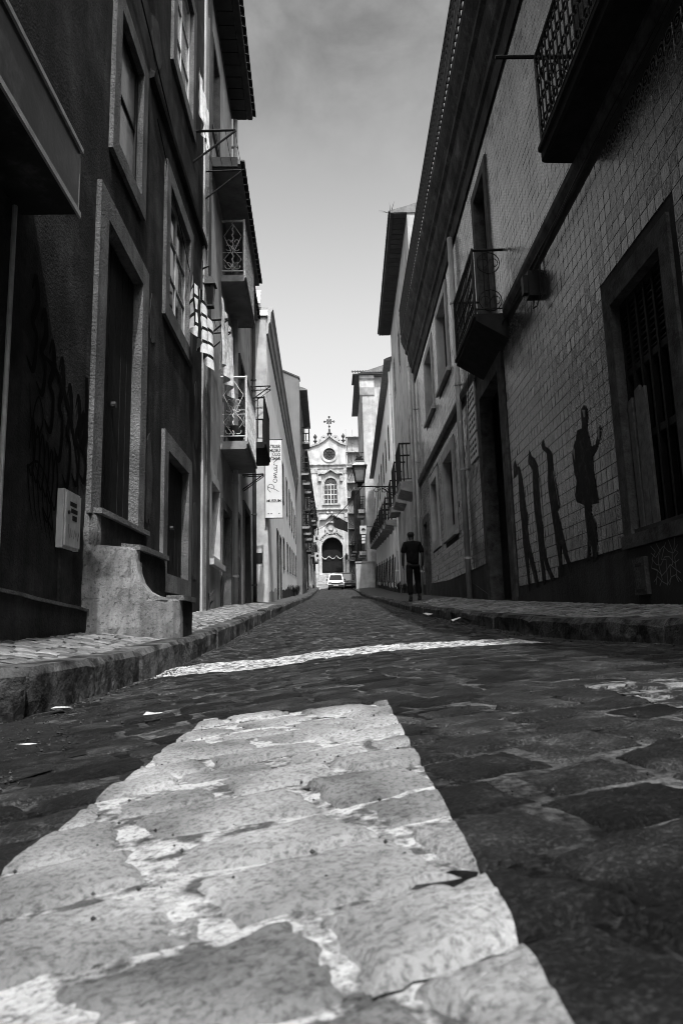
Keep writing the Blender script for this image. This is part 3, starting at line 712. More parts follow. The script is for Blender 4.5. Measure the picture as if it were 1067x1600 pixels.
# graffiti
g = MB()
rs = random.Random(3)
def stroke(pts, w_):
    if isinstance(w_, list): w_ = [q[0] for q in catmull([(v,) for v in w_], 5)]
    g.ribbon(L1, catmull(pts, 5), w_, .0055 + .0004*len(g.f)/100)
for (s, z, h) in ((3.95, 2.1, .5), (4.1, 1.95, .45), (4.25, 1.8, .5), (4.42, 1.75, .6), (4.58, 1.62, .62), (4.75, 1.6, .55), (4.9, 1.5, .4)):
    stroke([(s, z), (s+.05, z+.1), (s+.09, z-.05), (s+.03, z-h*.4), (s+.1, z-h*.55), (s+.07, z-h), (s-.03, z-h*.9)], [.012, .05, .07, .055, .04, .05, .01])
stroke([(4.15, 1.75), (4.4, 1.72), (4.62, 1.55), (4.78, 1.3), (4.86, 1.0)], [.02, .05, .05, .03, .01])
stroke([(4.95, 1.9), (4.97, 1.6), (4.93, 1.4), (4.88, 1.36), (4.86, 1.5), (4.93, 1.62)], .06)
for k in range(6):
    s = 4.02+k*.075; z = 1.1-.03*k
    stroke([(s, z), (s+.03, z+.2), (s+.08, z+.05), (s+.05, z-.15), (s-.01, z-.1), (s+.04, z-.3), (s+.1, z-.42)], [.008, .02, .024, .018, .014, .012, .005])
stroke([(4.0, .98), (4.14, 1.05), (4.28, .98), (4.38, .82), (4.33, .7), (4.25, .78), (4.42, .66)], .016)
stroke([(3.98, 1.5), (4.02, 1.3), (4.12, 1.2), (4.2, 1.34), (4.12, 1.46), (4.05, 1.3), (4.1, 1.05), (4.22, .95)], [.008, .016, .02, .016, .014, .018, .012, .004])
add('graffiti', g, 'graffiti', B, fix=False)
# vertical pipe and cables
g = MB()
g.tube([L1.W(4.2+.9*i, .03, 6.62-.14*i+.05*math.sin(i)) for i in range(7)], .008, 5)
g.tube([L1.W(6.8+.32*i, .03, 5.62-.13*i) for i in range(8)], .006, 5)
add('wall_cable', g, 'iron', B)
# the three plastered steps, splayed at the front
T = thing('doorsteps', 'worn plastered doorsteps with splayed front rising to the tall dark door', 'steps', (-1.5, 5.5, -.1))
def tier(x1, dend, z0, z1, name, m, nose=0.):
    x0 = -1.86; f = lambda x: 5.02 + 1.08*(x+1.81)
    g = MB(); n = 10; mth = 6
    front = [(x0+(x1-x0)*i/n, f(x0+(x1-x0)*i/n)) for i in range(n+1)]
    front = [(x0+(x1-.09-x0)*i/n, f(x0+(x1-.09-x0)*i/n)) for i in range(n+1)]
    front += [(x1-.045, f(x1-.05)+.008), (x1-.01, f(x1-.02)+.05), (x1, f(x1)+.10)]
    side = [(x1, f(x1)+.10+(dend-f(x1)-.10)*i/5) for i in range(1, 6)]
    out = front + side; out.append((x0, dend))
    k = len(out)
    for j in range(mth+1):
        z = z0+(z1-z0)*(min(j, mth-1)/(mth-1) - (.016/(z1-z0) if j == mth-1 else 0))
        for i, (x, y) in enumerate(out):
            wob = .014*noise.noise((x*6, y*6, z*6)) + .006*noise.noise((x*17, y*17, z*17)) if i < k-1 and x > x0+.01 else 0
            e = nose if j >= mth-1 and i < k-1 else 0
            tp = (-.016 if j == mth else -.004 if j == mth-1 else 0) if n+1 <= i < k-1 else 0
            g.v.append((x+(wob+(e+tp if x > x0+.05 and i >= n else 0)), y-wob-(e+tp if i <= n else 0), z+(.01*noise.noise((x*5, y*5, 1)) if j == mth else 0)))
    for j in range(mth):
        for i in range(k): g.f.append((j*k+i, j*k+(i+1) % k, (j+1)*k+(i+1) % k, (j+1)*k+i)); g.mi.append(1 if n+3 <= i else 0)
    g.f.append(tuple(mth*k+i for i in range(k))); g.mi.append(0)
    return add(name, g, [m, 'dark_plaster'], T, smooth=False)  # street-facing sides take the dark wall render to deepen their shade
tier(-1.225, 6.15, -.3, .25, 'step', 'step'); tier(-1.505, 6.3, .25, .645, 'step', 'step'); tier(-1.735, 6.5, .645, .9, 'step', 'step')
ff = lambda x: 5.02 + 1.08*(x+1.81)
g = MB(); xm = -1.507
P_ = [(xm-.03, .24), (xm-.03, .56), (xm+.004, .54), (xm+.012, .45), (xm+.035, .37), (xm+.075, .31), (xm+.13, .275), (xm+.2, .255), (xm+.2, .24)]
k = len(P_)
for dy in (.003, .14):
    for (x, z) in P_: g.v.append((x, ff(x)+dy+.012*noise.noise((x*6, ff(x)*6, z*6)), z))
for i in range(k): g.f.append((i, (i+1) % k, k+(i+1) % k, k+i)); g.mi.append(0)
g.f.append(tuple(range(k))); g.f.append(tuple(range(2*k-1, k-1, -1))); g.mi += [0, 0]
add('plaster_scoop', g, 'step', T)
def nosing(x1, dend, z):
    g = MB(); f = lambda x: 5.02 + 1.08*(x+1.81)
    pts = [(x1-.1, f(x1-.1)+.06), (x1-.01, f(x1)+.045), (x1+.02, f(x1)+.06), (x1+.03, f(x1)+.2), (x1+.03, dend+.03), (x1-.16, dend+.03)]
    k = len(pts)
    for zz in (z-.022, z+.02):
        for (x, y) in pts: g.v.append((x+.008*noise.noise((x*9, y*9, 2)), y-.02, zz+.006*noise.noise((x*7, y*7, zz))))
    for i in range(k): g.f.append((i, (i+1) % k, k+(i+1) % k, k+i)); g.mi.append(0)
    g.f.append(tuple(range(k))); g.f.append(tuple(range(k, 2*k))); g.mi += [0, 0]
    return add('step_nosing', g, 'granite', T)
nosing(-1.225, 6.15, .262); nosing(-1.505, 6.3, .655); nosing(-1.735, 6.5, .912)

# ------------------------------------------------------------------ LEFT: balconied house
L2 = Frame(-1.86, 10.02, -.026, -1)
B = thing('balcony_house', 'tall light grey house with pale scrolled balcony railings, next to the dark house', 'house', L2.W(1.8, 0, 0))
wall(L2, B, 0, 3.7, 11.3, [hole(.5, 1.8, 1.0, 2.5), hole(1.95, 3.4, .1, 2.3), hole(2.2, 3.3, 3.4, 5.6), hole(2.2, 3.3, 6.6, 7.8), hole(.5, 1.5, 8.6, 10.4)], 'grey_plaster')
window(L2, B, .5, 1.8, 1.0, 2.5, .16, stone='grey_plaster', leaf='timber', dep=.2, sill=True)
window(L2, B, 1.95, 3.4, .1, 2.3, .16, leaf='timber', name='door', dep=.2, bot=False)
window(L2, B, 2.2, 3.3, 3.35, 5.6, .12, leaf='grey_timber', name='door', bot=False)
window(L2, B, 2.2, 3.3, 6.57, 7.8, .12, leaf='grey_timber', name='door', bot=False)
window(L2, B, .5, 1.5, 8.6, 10.4, .12, cols=2, rows=3)
add('corner_pilaster', MB().box(L2, .02, .34, 0, .06, -.4, 11.3), 'granite', B)
eaves(L2, B, -.6, 3.7, 11.3, .47, boards=.3)
eaves(L2, B, .62, 4.9, 7.9, .5, boards=0, rise=.06, deep=.02, name='canopy_roof')
add('canopy_end', MB().slabpoly(L2, [(.6, 7.84), (.64, 7.84), (.64, 8.02), (.6, 8.02)], .0, .46), 'dim_plaster', B)
balcony(L2, B, 1.95, 4.0, 6.57, .47, 1.13, .13, iron='white_iron', style='scroll', label='upper balcony with pale scrolled end panel')
b2 = balcony(L2, B, 1.95, 3.95, 3.34, .5, 1.22, .15, iron='white_iron', style='scroll', label='lower balcony with pale scrolled end panel and a dark pot')
add('flower_pot', MB().lathe(L2.W(2.15, .25, 3.34), [(.1, 0), (.17, .16), (.19, .28), (.19, .3)], 14), 'iron', b2)
pipe(L2, B, 3.62, .1, 11.2, .05, 'grey_plaster')
L2b = Frame(*L2.W(3.72, 0, 0)[:2], -.026, -1)
B = thing('narrow_house', 'narrow grey house with a dark iron balcony in front of the museum corner', 'house', L2b.W(2, 0, .2))
wall(L2b, B, 0, 4.75, 8.7, [hole(.5, 1.4, .2, 2.5), hole(2.2, 3.9, .25, 3.0), hole(1.3, 2.6, 4.15, 6.3)], 'grey_plaster')
window(L2b, B, .5, 1.4, .2, 2.5, .14, leaf='timber', name='door', bot=False)
window(L2b, B, 2.2, 3.9, .25, 3.0, .16, stone='dim_plaster', leaf='timber', name='door', bot=False)
window(L2b, B, 1.3, 2.6, 4.15, 6.3, .12, leaf='timber', name='door', bot=False)
eaves(L2b, B, 0, 4.7, 8.7, .2)
balcony(L2b, B, 1.25, 3.0, 4.15, .62, 1.06, .14, slab='slab_dark', style='pickets')
pipe(L2b, B, 4.5, .2, 8.6, .05, 'dim_plaster')

# ------------------------------------------------------------------ LEFT: museum
ML = Frame(-1.65, 18.5, -.014, -1)
B = thing('museum_building', 'long white museum building with a moulded cornice and narrow dark windows', 'museum', ML.W(8, 0, .5))
H = []
for s in (7.4, 10.4, 13, 15.5, 18, 20.5): H += [hole(s, s+1, 4.8, 6.4), hole(s, s+1, 2.2+.05*(s-7), 3.4+.05*(s-7))]
H += [hole(3.6, 4.6, .75, 3.2), hole(5.2, 6.2, .85, 3.2)]
wall(ML, B, 0, 22.3, 8.6, H, 'white_plaster')
for h in H:
    h = (h[0]-.05, h[1]+.05, h[2]-.05, h[3]+.05)
    if h[2] < 1: window(ML, B, *h, .06, stone='dark_granite', leaf='timber', name='door', bot=False, far=True)
    else: window(ML, B, *h, .06, stone='dark_granite', leaf='timber', far=True)
add('cornice', MB().prism(ML, [(0, 8.3), (.05, 8.32), (.07, 8.6), (.12, 8.68), (.14, 8.95), (.2, 9.05), (.2, 9.12), (-5, 9.2), (-5, 8.6), (0, 8.6)], -.02, 22.4), 'mid_plaster', B)
FE = Front(*ML.W(0, 0, 0)[:2])
add('end_wall', MB().box(FE, -.48, -.003, .0, .06, -.2, 8.9).box(FE, -.9, -.48, .0, .02, -.2, 8.7), 'grey_plaster', B)
add('corner_pinnacle', MB().prism(FE, [(0, 9.12), (.28, 9.12), (.28, 9.2), (.24, 9.22), (.2, 9.55), (.06, 9.55), (.02, 9.22), (0, 9.2)], -.36, -.14), 'white_plaster', B)
add('corner_cap', MB().box(FE, -.5, .05, -.05, .12, 8.82, 8.98), 'white_plaster', B)
pipe(FE, B, -.58, .4, 8.7, .045, 'white_plaster', .06)
add('wall_plaque', MB().box(FE, -.36, -.16, .06, .075, 1.72, 2.0).box(FE, -.30, -.22, .075, .078, 1.78, 1.94), ['ink'], B)
def damp_band(F, B, s0, s1, zf, seed, m='dim_plaster', hi=.8):
    rs = random.Random(seed); n = int((s1-s0)/.35); top = []
    for i in range(n+1):
        s = s0+(s1-s0)*i/n; top.append((s, zf(s)+hi*(.35+.65*abs(noise.noise((s*.9, seed, 0))*1.6))+rs.uniform(-.06, .06)))
    b = MB()
    for p, q in zip(top, top[1:]): b.poly([F.W(p[0], .004, zf(p[0])-.3), F.W(q[0], .004, zf(q[0])-.3), F.W(q[0], .004, q[1]), F.W(p[0], .004, p[1])])
    add('damp_band', b, m, B, fix=False)
damp_band(ML, B, 6.3, 22.2, lambda s: pvL(-1.8, 18.5+s), 3)
damp_band(ML, B, .1, 3.5, lambda s: pvL(-1.8, 18.5+s), 9, 'mid_plaster', .6)
# banner
BX, BY = -1.235, 18.28
T = thing('museum_banner', 'tall white museum banner with black lettering and a handwritten signature hung from the white wall', 'banner', (-1.47, BY, 2.92))
FB = Front(-1.69, BY)
add('banner_cloth', MB().box(FB, 0, .45, -.006, .006, 2.93, 5.1), 'banner', T)
add('bottom_rod', MB().tube([FB.W(-.02, 0, 2.92), FB.W(.47, 0, 2.92)], .014, 6), 'iron', T)
add('top_rod', MB().tube([FB.W(-.06, 0, 5.11), FB.W(.47, 0, 5.11)], .014, 6), 'iron', T)
def text(txt, F, s, n, z, size, m, parent, name, align='LEFT', squash=1.):
    cu = bpy.data.curves.new(name, 'FONT'); cu.body = txt; cu.size = size; cu.align_x = align; cu.extrude = .002; cu.resolution_u = 3; cu.offset = size*.018
    o = bpy.data.objects.new(name, cu); C.objects.link(o)
    me = bpy.data.meshes.new_from_object(o.evaluated_get(bpy.context.evaluated_depsgraph_get()))
    C.objects.unlink(o); bpy.data.objects.remove(o)
    b = MB(); off = 0
    for v in me.vertices: b.v.append(F.W(s+v.co.x*squash, n+v.co.z, z+v.co.y))
    for f in me.polygons: b.f.append(tuple(f.vertices)); b.mi.append(0)
    return add(name, b, m, parent, fix=False)
for i, t_ in enumerate(('ATELIER', 'MUSEU', 'JÚLIO', 'POMAR')): text(t_, FB, .415, .009, 4.875-.115*i, .125, 'ink', T, 'lettering', 'RIGHT', .74)
text('MUSEUM', FB, .225, .009, 3.36, .105, 'ink', T, 'lettering', 'CENTER', .95)
g = MB()
def pen(P, wd=.014):
    g.ribbon(FB, catmull([(.33-v*.62, 3.66+u*.74) for u, v in P], 5), wd, .0085 + .0002*(len(g.f)//40))
pen([(-.02, -.05), (.06, .1), (.12, .3), (.16, .42)]); pen([(-.04, .3), (.06, .42), (.2, .42), (.27, .3), (.2, .17), (.1, .16)])
pen([(.4, .02), (.33, .08), (.36, .18), (.44, .17), (.46, .07), (.4, .02)])
pen([(.5, .0), (.53, .16), (.56, .05), (.6, .17), (.63, .04), (.67, .16), (.71, .02), (.75, .05)])
pen([(.86, .15), (.79, .12), (.78, .03), (.85, .03), (.88, .15), (.89, .02), (.95, .04)])
pen([(.97, .0), (1.0, .15), (1.04, .13), (1.1, .14), (1.18, .02), (1.3, -.1)])
add('signature', g, 'ink', T, fix=False)
add('small_logo', MB().box(FB, .06, .09, .006, .009, 3.03, 3.06), 'ink', T); add('small_logo', MB().box(FB, .13, .18, .006, .009, 3.03, 3.05), 'ink', T); add('small_logo', MB().box(FB, .35, .38, .006, .009, 3.03, 3.06), 'ink', T)

# ------------------------------------------------------------------ LEFT: far houses
GL = Frame(-1.64, 41, -.004, -1)
B = thing('gable_house', 'tall grey house showing a blank gable above the white museum roof', 'house', GL.W(4, 0, 1.6))
H = [hole(s, s+1.1, z, z+2.1) for s in (1.2, 4.2, 7.2) for z in (2.6, 6.2, 9.6, 12.4)]
wall(GL, B, 0, 9.5, 15.3, H, 'slate_plaster', back=6)
for h in H: window(GL, B, h[0]-.05, h[1]+.05, h[2]-.05, h[3]+.05, .12, stone='dark_granite', leaf='timber', far=True)
FG = Front(*GL.W(0, 0, 0)[:2])
add('gable', MB().slabpoly(FG, [(-6, 15.3), (-.02, 15.3), (-.02, 15.42), (-3.2, 16.9), (-6, 16.2)], -.5, 0), 'slate_plaster', B)
add('verge', MB().slabpoly(FG, [(.05, 15.4), (.05, 15.5), (-3.2, 17.0), (-3.2, 16.9)], -.6, .06), 'roof_tile', B)
eaves(GL, B, .9, 9.6, 14.95, .48, tiles=False)
for s, z in ((1, 9.55), (4, 9.55), (7, 9.55), (1, 6.15), (4, 6.15), (7, 6.15), (4, 12.4)): balcony(GL, B, s, s+1.5, z, .5, 1.0, .14, simple=True, step=.2, slab='concrete')
specs = [(51, 9.5, 13.6, 'dim_plaster', 'dark old house crowded with iron balconies beyond the gable house'), (60.6, 11, 12.8, 'mid_plaster', 'grey balconied house in the middle of the far left row'), (71.8, 14, 12.0, 'dim_plaster', 'farthest dark balconied house on the left before the church')]
rf = random.Random(31)
for k, (d, L, h_, m_, lab) in enumerate(specs):
    F = Frame(-1.88+.012*(d-51)*.4, d, .004, -1); z0 = zL(d+L/2)
    B = thing('row_house', lab, 'house', F.W(L/2, 0, z0), 'balconied houses on the far left')
    ss = [1.0+i*3.0 for i in range(int((L-1)/3))]
    H = [hole(s, s+1.1, z0+z, z0+z+2.2) for s in ss for z in (.2, 3.6, 6.8)]
    wall(F, B, 0, L, z0+h_-3, H, m_)
    for h in H: window(F, B, h[0]-.05, h[1]+.05, h[2]-.05, h[3]+.05, .12, stone='church_trim', leaf='timber', far=True)
    eaves(F, B, 0, L, z0+h_-3, .4, tiles=False)
    for s in ss:
        for z in (3.55, 6.75):
            if rf.random() < .15: continue
            bb = balcony(F, B, s-rf.uniform(.1, .4), s+1.2+rf.uniform(0, .5), z0+z+rf.uniform(-.25, .25), rf.uniform(.38, .62), rf.uniform(.9, 1.15), rf.uniform(.1, .2), simple=True, step=.22, slab=rf.choice(('concrete', 'slab_dark', 'dark_granite')))
            if rf.random() < .55:
                lf = MB()
                for q in range(70):
                    c = F.W(s+rf.uniform(-.1, 1.2), rf.uniform(.3, .62), z0+z+rf.uniform(.05, 1.05)); r = rf.uniform(.04, .1); v1 = Vector((rf.gauss(0, 1), rf.gauss(0, 1), rf.gauss(0, 1))).normalized(); v2 = v1.orthogonal().normalized()
                    lf.poly([tuple(Vector(c)+v1*r), tuple(Vector(c)+v2*r*.5), tuple(Vector(c)-v1*r), tuple(Vector(c)-v2*r*.5)])
                add('potted_plant', lf, 'leaf', bb, fix=False)
# small white hanging signs on the far left
for k, (d, x, z, lab) in enumerate(((54, -.98, 6.6, 'upper small white square sign jutting from the far left balconies'), (57, -.98, 5.55, 'lower small white square sign jutting from the far left balconies'))):
    T = thing('hanging_sign', lab, 'sign', (x, d, z), 'white signs on the far left')
    F = Front(x, d)
    add('sign_panel', MB().box(F, -.22, .22, -.04, .04, z, z+.55), 'white_metal', T)
    add('sign_mark', MB().box(F, -.1, .1, .04, .045, z+.18, z+.38), 'ink', T)
    add('sign_arm', MB().tube([F.W(-.85, 0, z+.5), F.W(-.2, 0, z+.5)], .02, 5), 'iron', T)

# ------------------------------------------------------------------ RIGHT: tiled palace
R1 = Frame(2.8, 6, .023, 1)
B = thing('tiled_house', 'old house covered in patterned glazed tiles with a heavy stained cornice on the right', 'house', R1.W(6, 0, .2))
holes = [(-1.05, .35, .75, 3.2), (4.55, 6.7, .1, 4.45), (9.7, 11.7, 2.05, 4.4), (12.6, 14.3, 2.1, 4.35), (9.6, 11.5, 6.0, 8.35), (12.5, 14.4, 6.0, 8.2), (4.75, 6.05, 4.95, 8.1), (-.9, .35, 5.05, 8.1), (-4.4, -3, .75, 3.2), (-4.4, -3, 5.05, 8.1), (15.2, 16.5, .6, 3.4)]
wall(R1, B, -14, 17.3, 10.3, [hole(*h) for h in holes], 'dim_plaster', z0=-1., rev=.4)
window(R1, B, 4.55, 6.7, .1, 4.45, .3, stone='dark_granite', leaf='timber', name='door', dep=.33, bot=False)
window(R1, B, 9.7, 11.7, 2.05, 4.4, .26, stone='mid_plaster', leaf='timber', sill=True, label='ground floor window with dark shutters')
window(R1, B, 12.6, 14.3, 2.1, 4.35, .24, stone='mid_plaster', leaf='timber')
window(R1, B, 9.6, 11.5, 6.0, 8.35, .22, stone='mid_plaster', leaf='timber', sill=True)
window(R1, B, 12.5, 14.4, 6.0, 8.2, .22, stone='mid_plaster', leaf='timber', sill=True)
window(R1, B, 4.75, 6.05, 4.95, 8.1, .2, stone='dark_granite', leaf='timber', name='door', bot=False)
window(R1, B, -.9, .35, 5.05, 8.1, .2, stone='dark_granite', leaf='timber', name='door', bot=False)
window(R1, B, 15.2, 16.5, .6, 3.4, .2, stone='dark_granite', leaf='timber', name='door', bot=False)
# the big near window: louvred head, glazing bars, loose planks
W1 = add('window', MB().box(R1, -1.05, .35, -.25, .03, 3.0, 3.2).box(R1, -1.05, -.87, -.25, .03, .75, 3.0).box(R1, .17, .35, -.25, .03, .75, 3.0).box(R1, -1.05, .35, -.25, .06, .63, .75), 'dark_granite', B, label='nearest big window with a louvred head and loose planks')
g = MB()
for z in (2.98, 2.3, 1.62, .76): g.box(R1, -.87, .17, -.12, -.07, z-.045, z+.02)
for i in range(7): g.box(R1, -.87+i*1.04/6-.017, -.87+i*1.04/6+.017, -.115, -.06, .77, 2.97)
add('glazing_bars', g, 'timber', W1)
for i in range(6):
    lv = MB()
    for k in range(10):
        z = 2.34+k*.06
        lv.slabpoly(R1, [(-.85+i*1.04/6, z), (-.85+(i+1)*1.04/6-.04, z), (-.85+(i+1)*1.04/6-.04, z+.018), (-.85+i*1.04/6, z+.018)], -.14, -.075)
    add('louvre', lv, 'timber', W1)
for i in range(6): add('pane', MB().box(R1, -.87+i*1.04/6+.012, -.87+(i+1)*1.04/6-.012, -.135, -.128, .78, 2.28), 'pane', W1)
for (s, wd, z1, tl) in ((.02, .1, 2.0, .02), (-.12, .11, 2.06, -.015), (-.24, .1, 2.02, .01)):
    add('plank', MB().slabpoly(R1, [(s, .78), (s+wd, .78), (s+wd+tl, z1), (s+tl, z1+.02)], -.06, -.035), 'grey_timber', W1)
add('string_course', MB().prism(R1, [(.0, 4.7), (.06, 4.72), (.09, 4.8), (.09, 4.88), (.05, 4.91), (0, 4.92)], -14, 4.02), 'dark_granite', B)
add('string_course', MB().prism(R1, [(.0, 4.7), (.06, 4.72), (.09, 4.8), (.09, 4.88), (.05, 4.91), (0, 4.92)], 5.93, 17.3), 'dark_granite', B)
prof = [(0, 8.5), (.05, 8.5), (.06, 8.85), (.13, 8.9), (.13, 9.05), (.2, 9.15), (.27, 9.35), (.29, 9.55), (.38, 9.62), (.38, 9.74), (.46, 9.86), (.53, 10.02), (.55, 10.06), (.55, 10.24), (.5, 10.3), (-6, 10.6), (-6, 10.3), (0, 10.3)]
prof = [(n_*.78 if n_ > 0 else n_, z_) for n_, z_ in prof]
add('cornice', MB().prism(R1, prof, -14, 17.33), 'stone_cornice', B)
g = MB(); s = -6
g.tube([R1.W(-6, .45, 11.2), R1.W(17.2, .45, 11.2)], .025, 5); g.tube([R1.W(-6, .45, 10.32), R1.W(17.2, .45, 10.32)], .02, 5); g.tube([R1.W(-6, .45, 10.85), R1.W(17.2, .45, 10.85)], .014, 5)
while s < 17.2:
    g.tube([R1.W(s, .45, 10.2), R1.W(s, .45, 11.2)], .02, 4); g.tube([R1.W(s, .45, 10.34), R1.W(s+.16, .45, 10.82)], .014, 4)
    g.tube(circ(R1, s+.08, 11.02, .06, .45, k=6), .018, 4); s += .16
add('roof_railing', g, 'iron', B)
# foot of the wall: dark rendered plinth, top edge sloping
add('plinth', MB().slabpoly(R1, [(-14, -.6), (4.5, -.6), (4.5, .36), (.7, .62), (-1.1, .62), (-14, .62)], 0, .03), 'dim_plaster', B)
add('plinth', MB().slabpoly(R1, [(6.75, -.3), (17.3, .2), (17.3, 1.3), (12, 1.1), (9.2, 1.0), (6.75, .5)], 0, .014), 'dim_plaster', B)
# glazed tiles, one by one
TS = .14
cand = []
avoid = holes + [(-14, 4.5, -1, .64), (4, 6, 4.3, 4.95)]
zrows = [.38+TS*i for i in range(31)] + [4.925+TS*i for i in range(25)]
s = -3.1
while s < 17.2:
    for z in zrows:
        if z+TS > 4.71 and z < 4.92: continue
        if z+TS > 8.49: continue
        if any(h[0]-.01 < s+TS-.005 and s+.005 < h[1]+.01 and h[2]-.01 < z+TS-.005 and z+.005 < h[3]+.01 for h in holes): continue
        if s < 4.45 and z < (.64 if s < .7 else .64-.07*(s-.7)): continue
        if s > 6.7 and z < 1.05: continue
        if random.random() < .0008: continue
        x, y, zz = R1.W(s+TS/2, 0, z+TS/2); p = proj(x, y, zz)
        ok = p and 0 < p[0] < 1067 and 0 < p[1] < 1600
        dist = math.sqrt(x*x+y*y+zz*zz)
        cand.append(((abs(x)/dist**3) if ok else 0, s, z))
    s += TS
cand.sort(key=lambda t: -t[0])
def tile_mesh(b, uv, s, z, ts, tn, at=None):
    # bevelled tile, slightly out of plane
    k = len(b.v); h = TS/2-.0012; q = h-.0035
    cs = [(-h, -h), (h, -h), (h, h), (-h, h)]; iq = [(-q, -q), (q, -q), (q, q), (-q, q)]
    P = R1.W(s+TS/2, 0, z+TS/2) if at is None else at
    def V(a, c, n): return (P[0]+a*R1.u[0]+n*R1.o[0], P[1]+a*R1.u[1]+n*R1.o[1], P[2]+c)
    b.v += [V(a, c, .002) for a, c in cs] + [V(a, c, .008+a*ts+c*tn) for a, c in iq]
    for f in ((4, 5, 6, 7), (0, 1, 5, 4), (1, 2, 6, 5), (2, 3, 7, 6), (3, 0, 4, 7)):
        b.f.append(tuple(k+i for i in f)); b.mi.append(0)
        for i in f:
            a, c = (cs+iq)[i]; uv.append((a/(2*h)+.5, c/(2*h)+.5))
def set_uv(me, uv):
    l = me.uv_layers.new(name='UVMap'); l.data.foreach_set('uv', [c for p in uv for c in p])
protos = []
for k in range(16):
    b_ = MB(); uv = []; tile_mesh(b_, uv, 0, 0, random.gauss(0, .018), random.gauss(0, .018), (0, 0, 0))
    me = mesh_of('wall_tile', b_, M['tile' if k < 8 else 'tile_upper'], (0, 0, 0), fix=False); set_uv(me, uv); protos.append(me)
rest = MB(); ruv = []; rest2 = MB(); ruv2 = []
for i, (vis, s, z) in enumerate(cand):
    if i < 300 and vis > 0:
        o = bpy.data.objects.new('wall_tile', protos[(i % 8) + (8 if z > 4.8 else 0)]); place(o, R1.W(s+TS/2, 0, z+TS/2), B)
    elif z > 4.8: tile_mesh(rest2, ruv2, s, z, random.gauss(0, .018), random.gauss(0, .018))
    else: tile_mesh(rest, ruv, s, z, random.gauss(0, .018), random.gauss(0, .018))
o = add('tile_cladding', rest, 'tile', B, kind='stuff', fix=False, loc=R1.W(5, 0, 1)); set_uv(o.data, ruv)
o = add('tile_cladding', rest2, 'tile_upper', B, kind='stuff', fix=False, loc=R1.W(5, 0, 5)); set_uv(o.data, ruv2)
# painted figures on the tiles
A_ = [(1.12, 2.31), (1.04, 2.24), (1.04, 2.14), (1.09, 2.02), (1.08, 1.98), (1.02, 1.81), (.9, 1.8), (.82, 1.87), (.77, 1.97), (.74, 1.92), (.77, 1.82), (.87, 1.74), (1.01, 1.7), (1.02, 1.56), (.99, 1.44), (.96, 1.19), (1.15, 1.21), (1.19, 1.12), (1.07, .99), (1.08, .86), (1.12, .62), (1.25, .6), (1.25, .76), (1.29, .8), (1.33, .62), (1.43, .62), (1.35, .86), (1.37, 1.24), (1.6, 1.32), (1.64, 1.4), (1.54, 1.56), (1.6, 1.65), (1.62, 1.88), (1.54, 1.97), (1.46, 2.01), (1.4, 2.1), (1.24, 2.08), (1.23, 2.2), (1.21, 2.29)]
B_ = [(2.67, 2.36), (2.62, 2.24), (2.49, 2.18), (2.37, 2.09), (2.36, 1.82), (2.28, 1.61), (2.22, 1.37), (2.32, 1.33), (2.24, 1.16), (2.17, .99), (2.05, .73), (1.92, .55), (2.01, .54), (2.22, .79), (2.29, .92), (2.31, .69), (2.29, .52), (2.37, .5), (2.43, .75), (2.49, 1.05), (2.56, 1.34), (2.62, 1.68), (2.57, 2.0), (2.57, 2.14), (2.74, 2.23), (2.78, 2.31)]
C_ = [(3.37, 2.4), (3.27, 2.27), (3.16, 2.22), (3.03, 2.07), (3.0, 1.87), (3.05, 1.54), (2.99, 1.3), (2.99, 1.0), (2.87, .72), (2.65, .5), (2.76, .48), (2.99, .69), (3.07, .83), (3.05, .47), (3.15, .46), (3.23, .82), (3.26, 1.17), (3.31, 1.46), (3.31, 1.82), (3.28, 2.08), (3.46, 2.22), (3.41, 2.33)]
D_ = [(4.19, 2.45), (4.1, 2.32), (3.97, 2.29), (3.87, 2.14), (3.8, 1.84), (3.76, 1.64), (3.67, 1.47), (3.75, 1.34), (3.72, 1.11), (3.53, .81), (3.36, .46), (3.49, .45), (3.75, .83), (3.81, 1.03), (3.82, .57), (3.82, .42), (3.91, .41), (3.96, .75), (4.05, 1.13), (4.05, 1.46), (4.09, 1.69), (4.07, 1.95), (4.05, 2.2), (4.32, 2.18), (4.3, 2.37)]
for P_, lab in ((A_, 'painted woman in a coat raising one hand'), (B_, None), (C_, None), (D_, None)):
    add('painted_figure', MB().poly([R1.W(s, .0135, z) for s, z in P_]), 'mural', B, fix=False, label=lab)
g = MB()
for q in ([(.77, 1.99), (.725, 1.92), (.76, 1.81), (.79, 1.84)], [(1.56, 1.97), (1.5, 1.9), (1.53, 1.77), (1.56, 1.87)], [(1.17, 2.27), (1.08, 2.24), (1.09, 2.17), (1.14, 2.17)], [(2.36, 1.86), (2.24, 1.4), (2.22, 1.38), (2.33, 1.84)], [(3.0, 1.9), (2.98, 1.32), (2.96, 1.3), (2.97, 1.9)]):
    add('painted_highlight', MB().poly([R1.W(s, .0185, z) for s, z in q]), 'graffiti_pale', B, fix=False)
# balconies
balcony(R1, B, -1.6, .62, 5.06, .45, 1.08, .18, slab='slab_dark', style='ornate', taper=.02, label='nearest black balcony high on the right')
balcony(R1, B, 4.03, 5.92, 4.78, .54, 1.1, .13, slab='slab_dark', style='ornate', taper=.3, label='ornate iron balcony above the tall street door')
g = MB().tube([R1.W(.62, 0, 6.18), R1.W(.62, .84, 6.2)], .022, 6)
add('clothes_bar', g, 'iron', B)
pipe(R1, B, 8.2, .4, 8.6, .06, 'mid_plaster', .1, label='long grey downpipe between the door and the windows')
pp = pipe(R1, B, 17.0, .8, 8.5, .05, 'mid_plaster', .1)
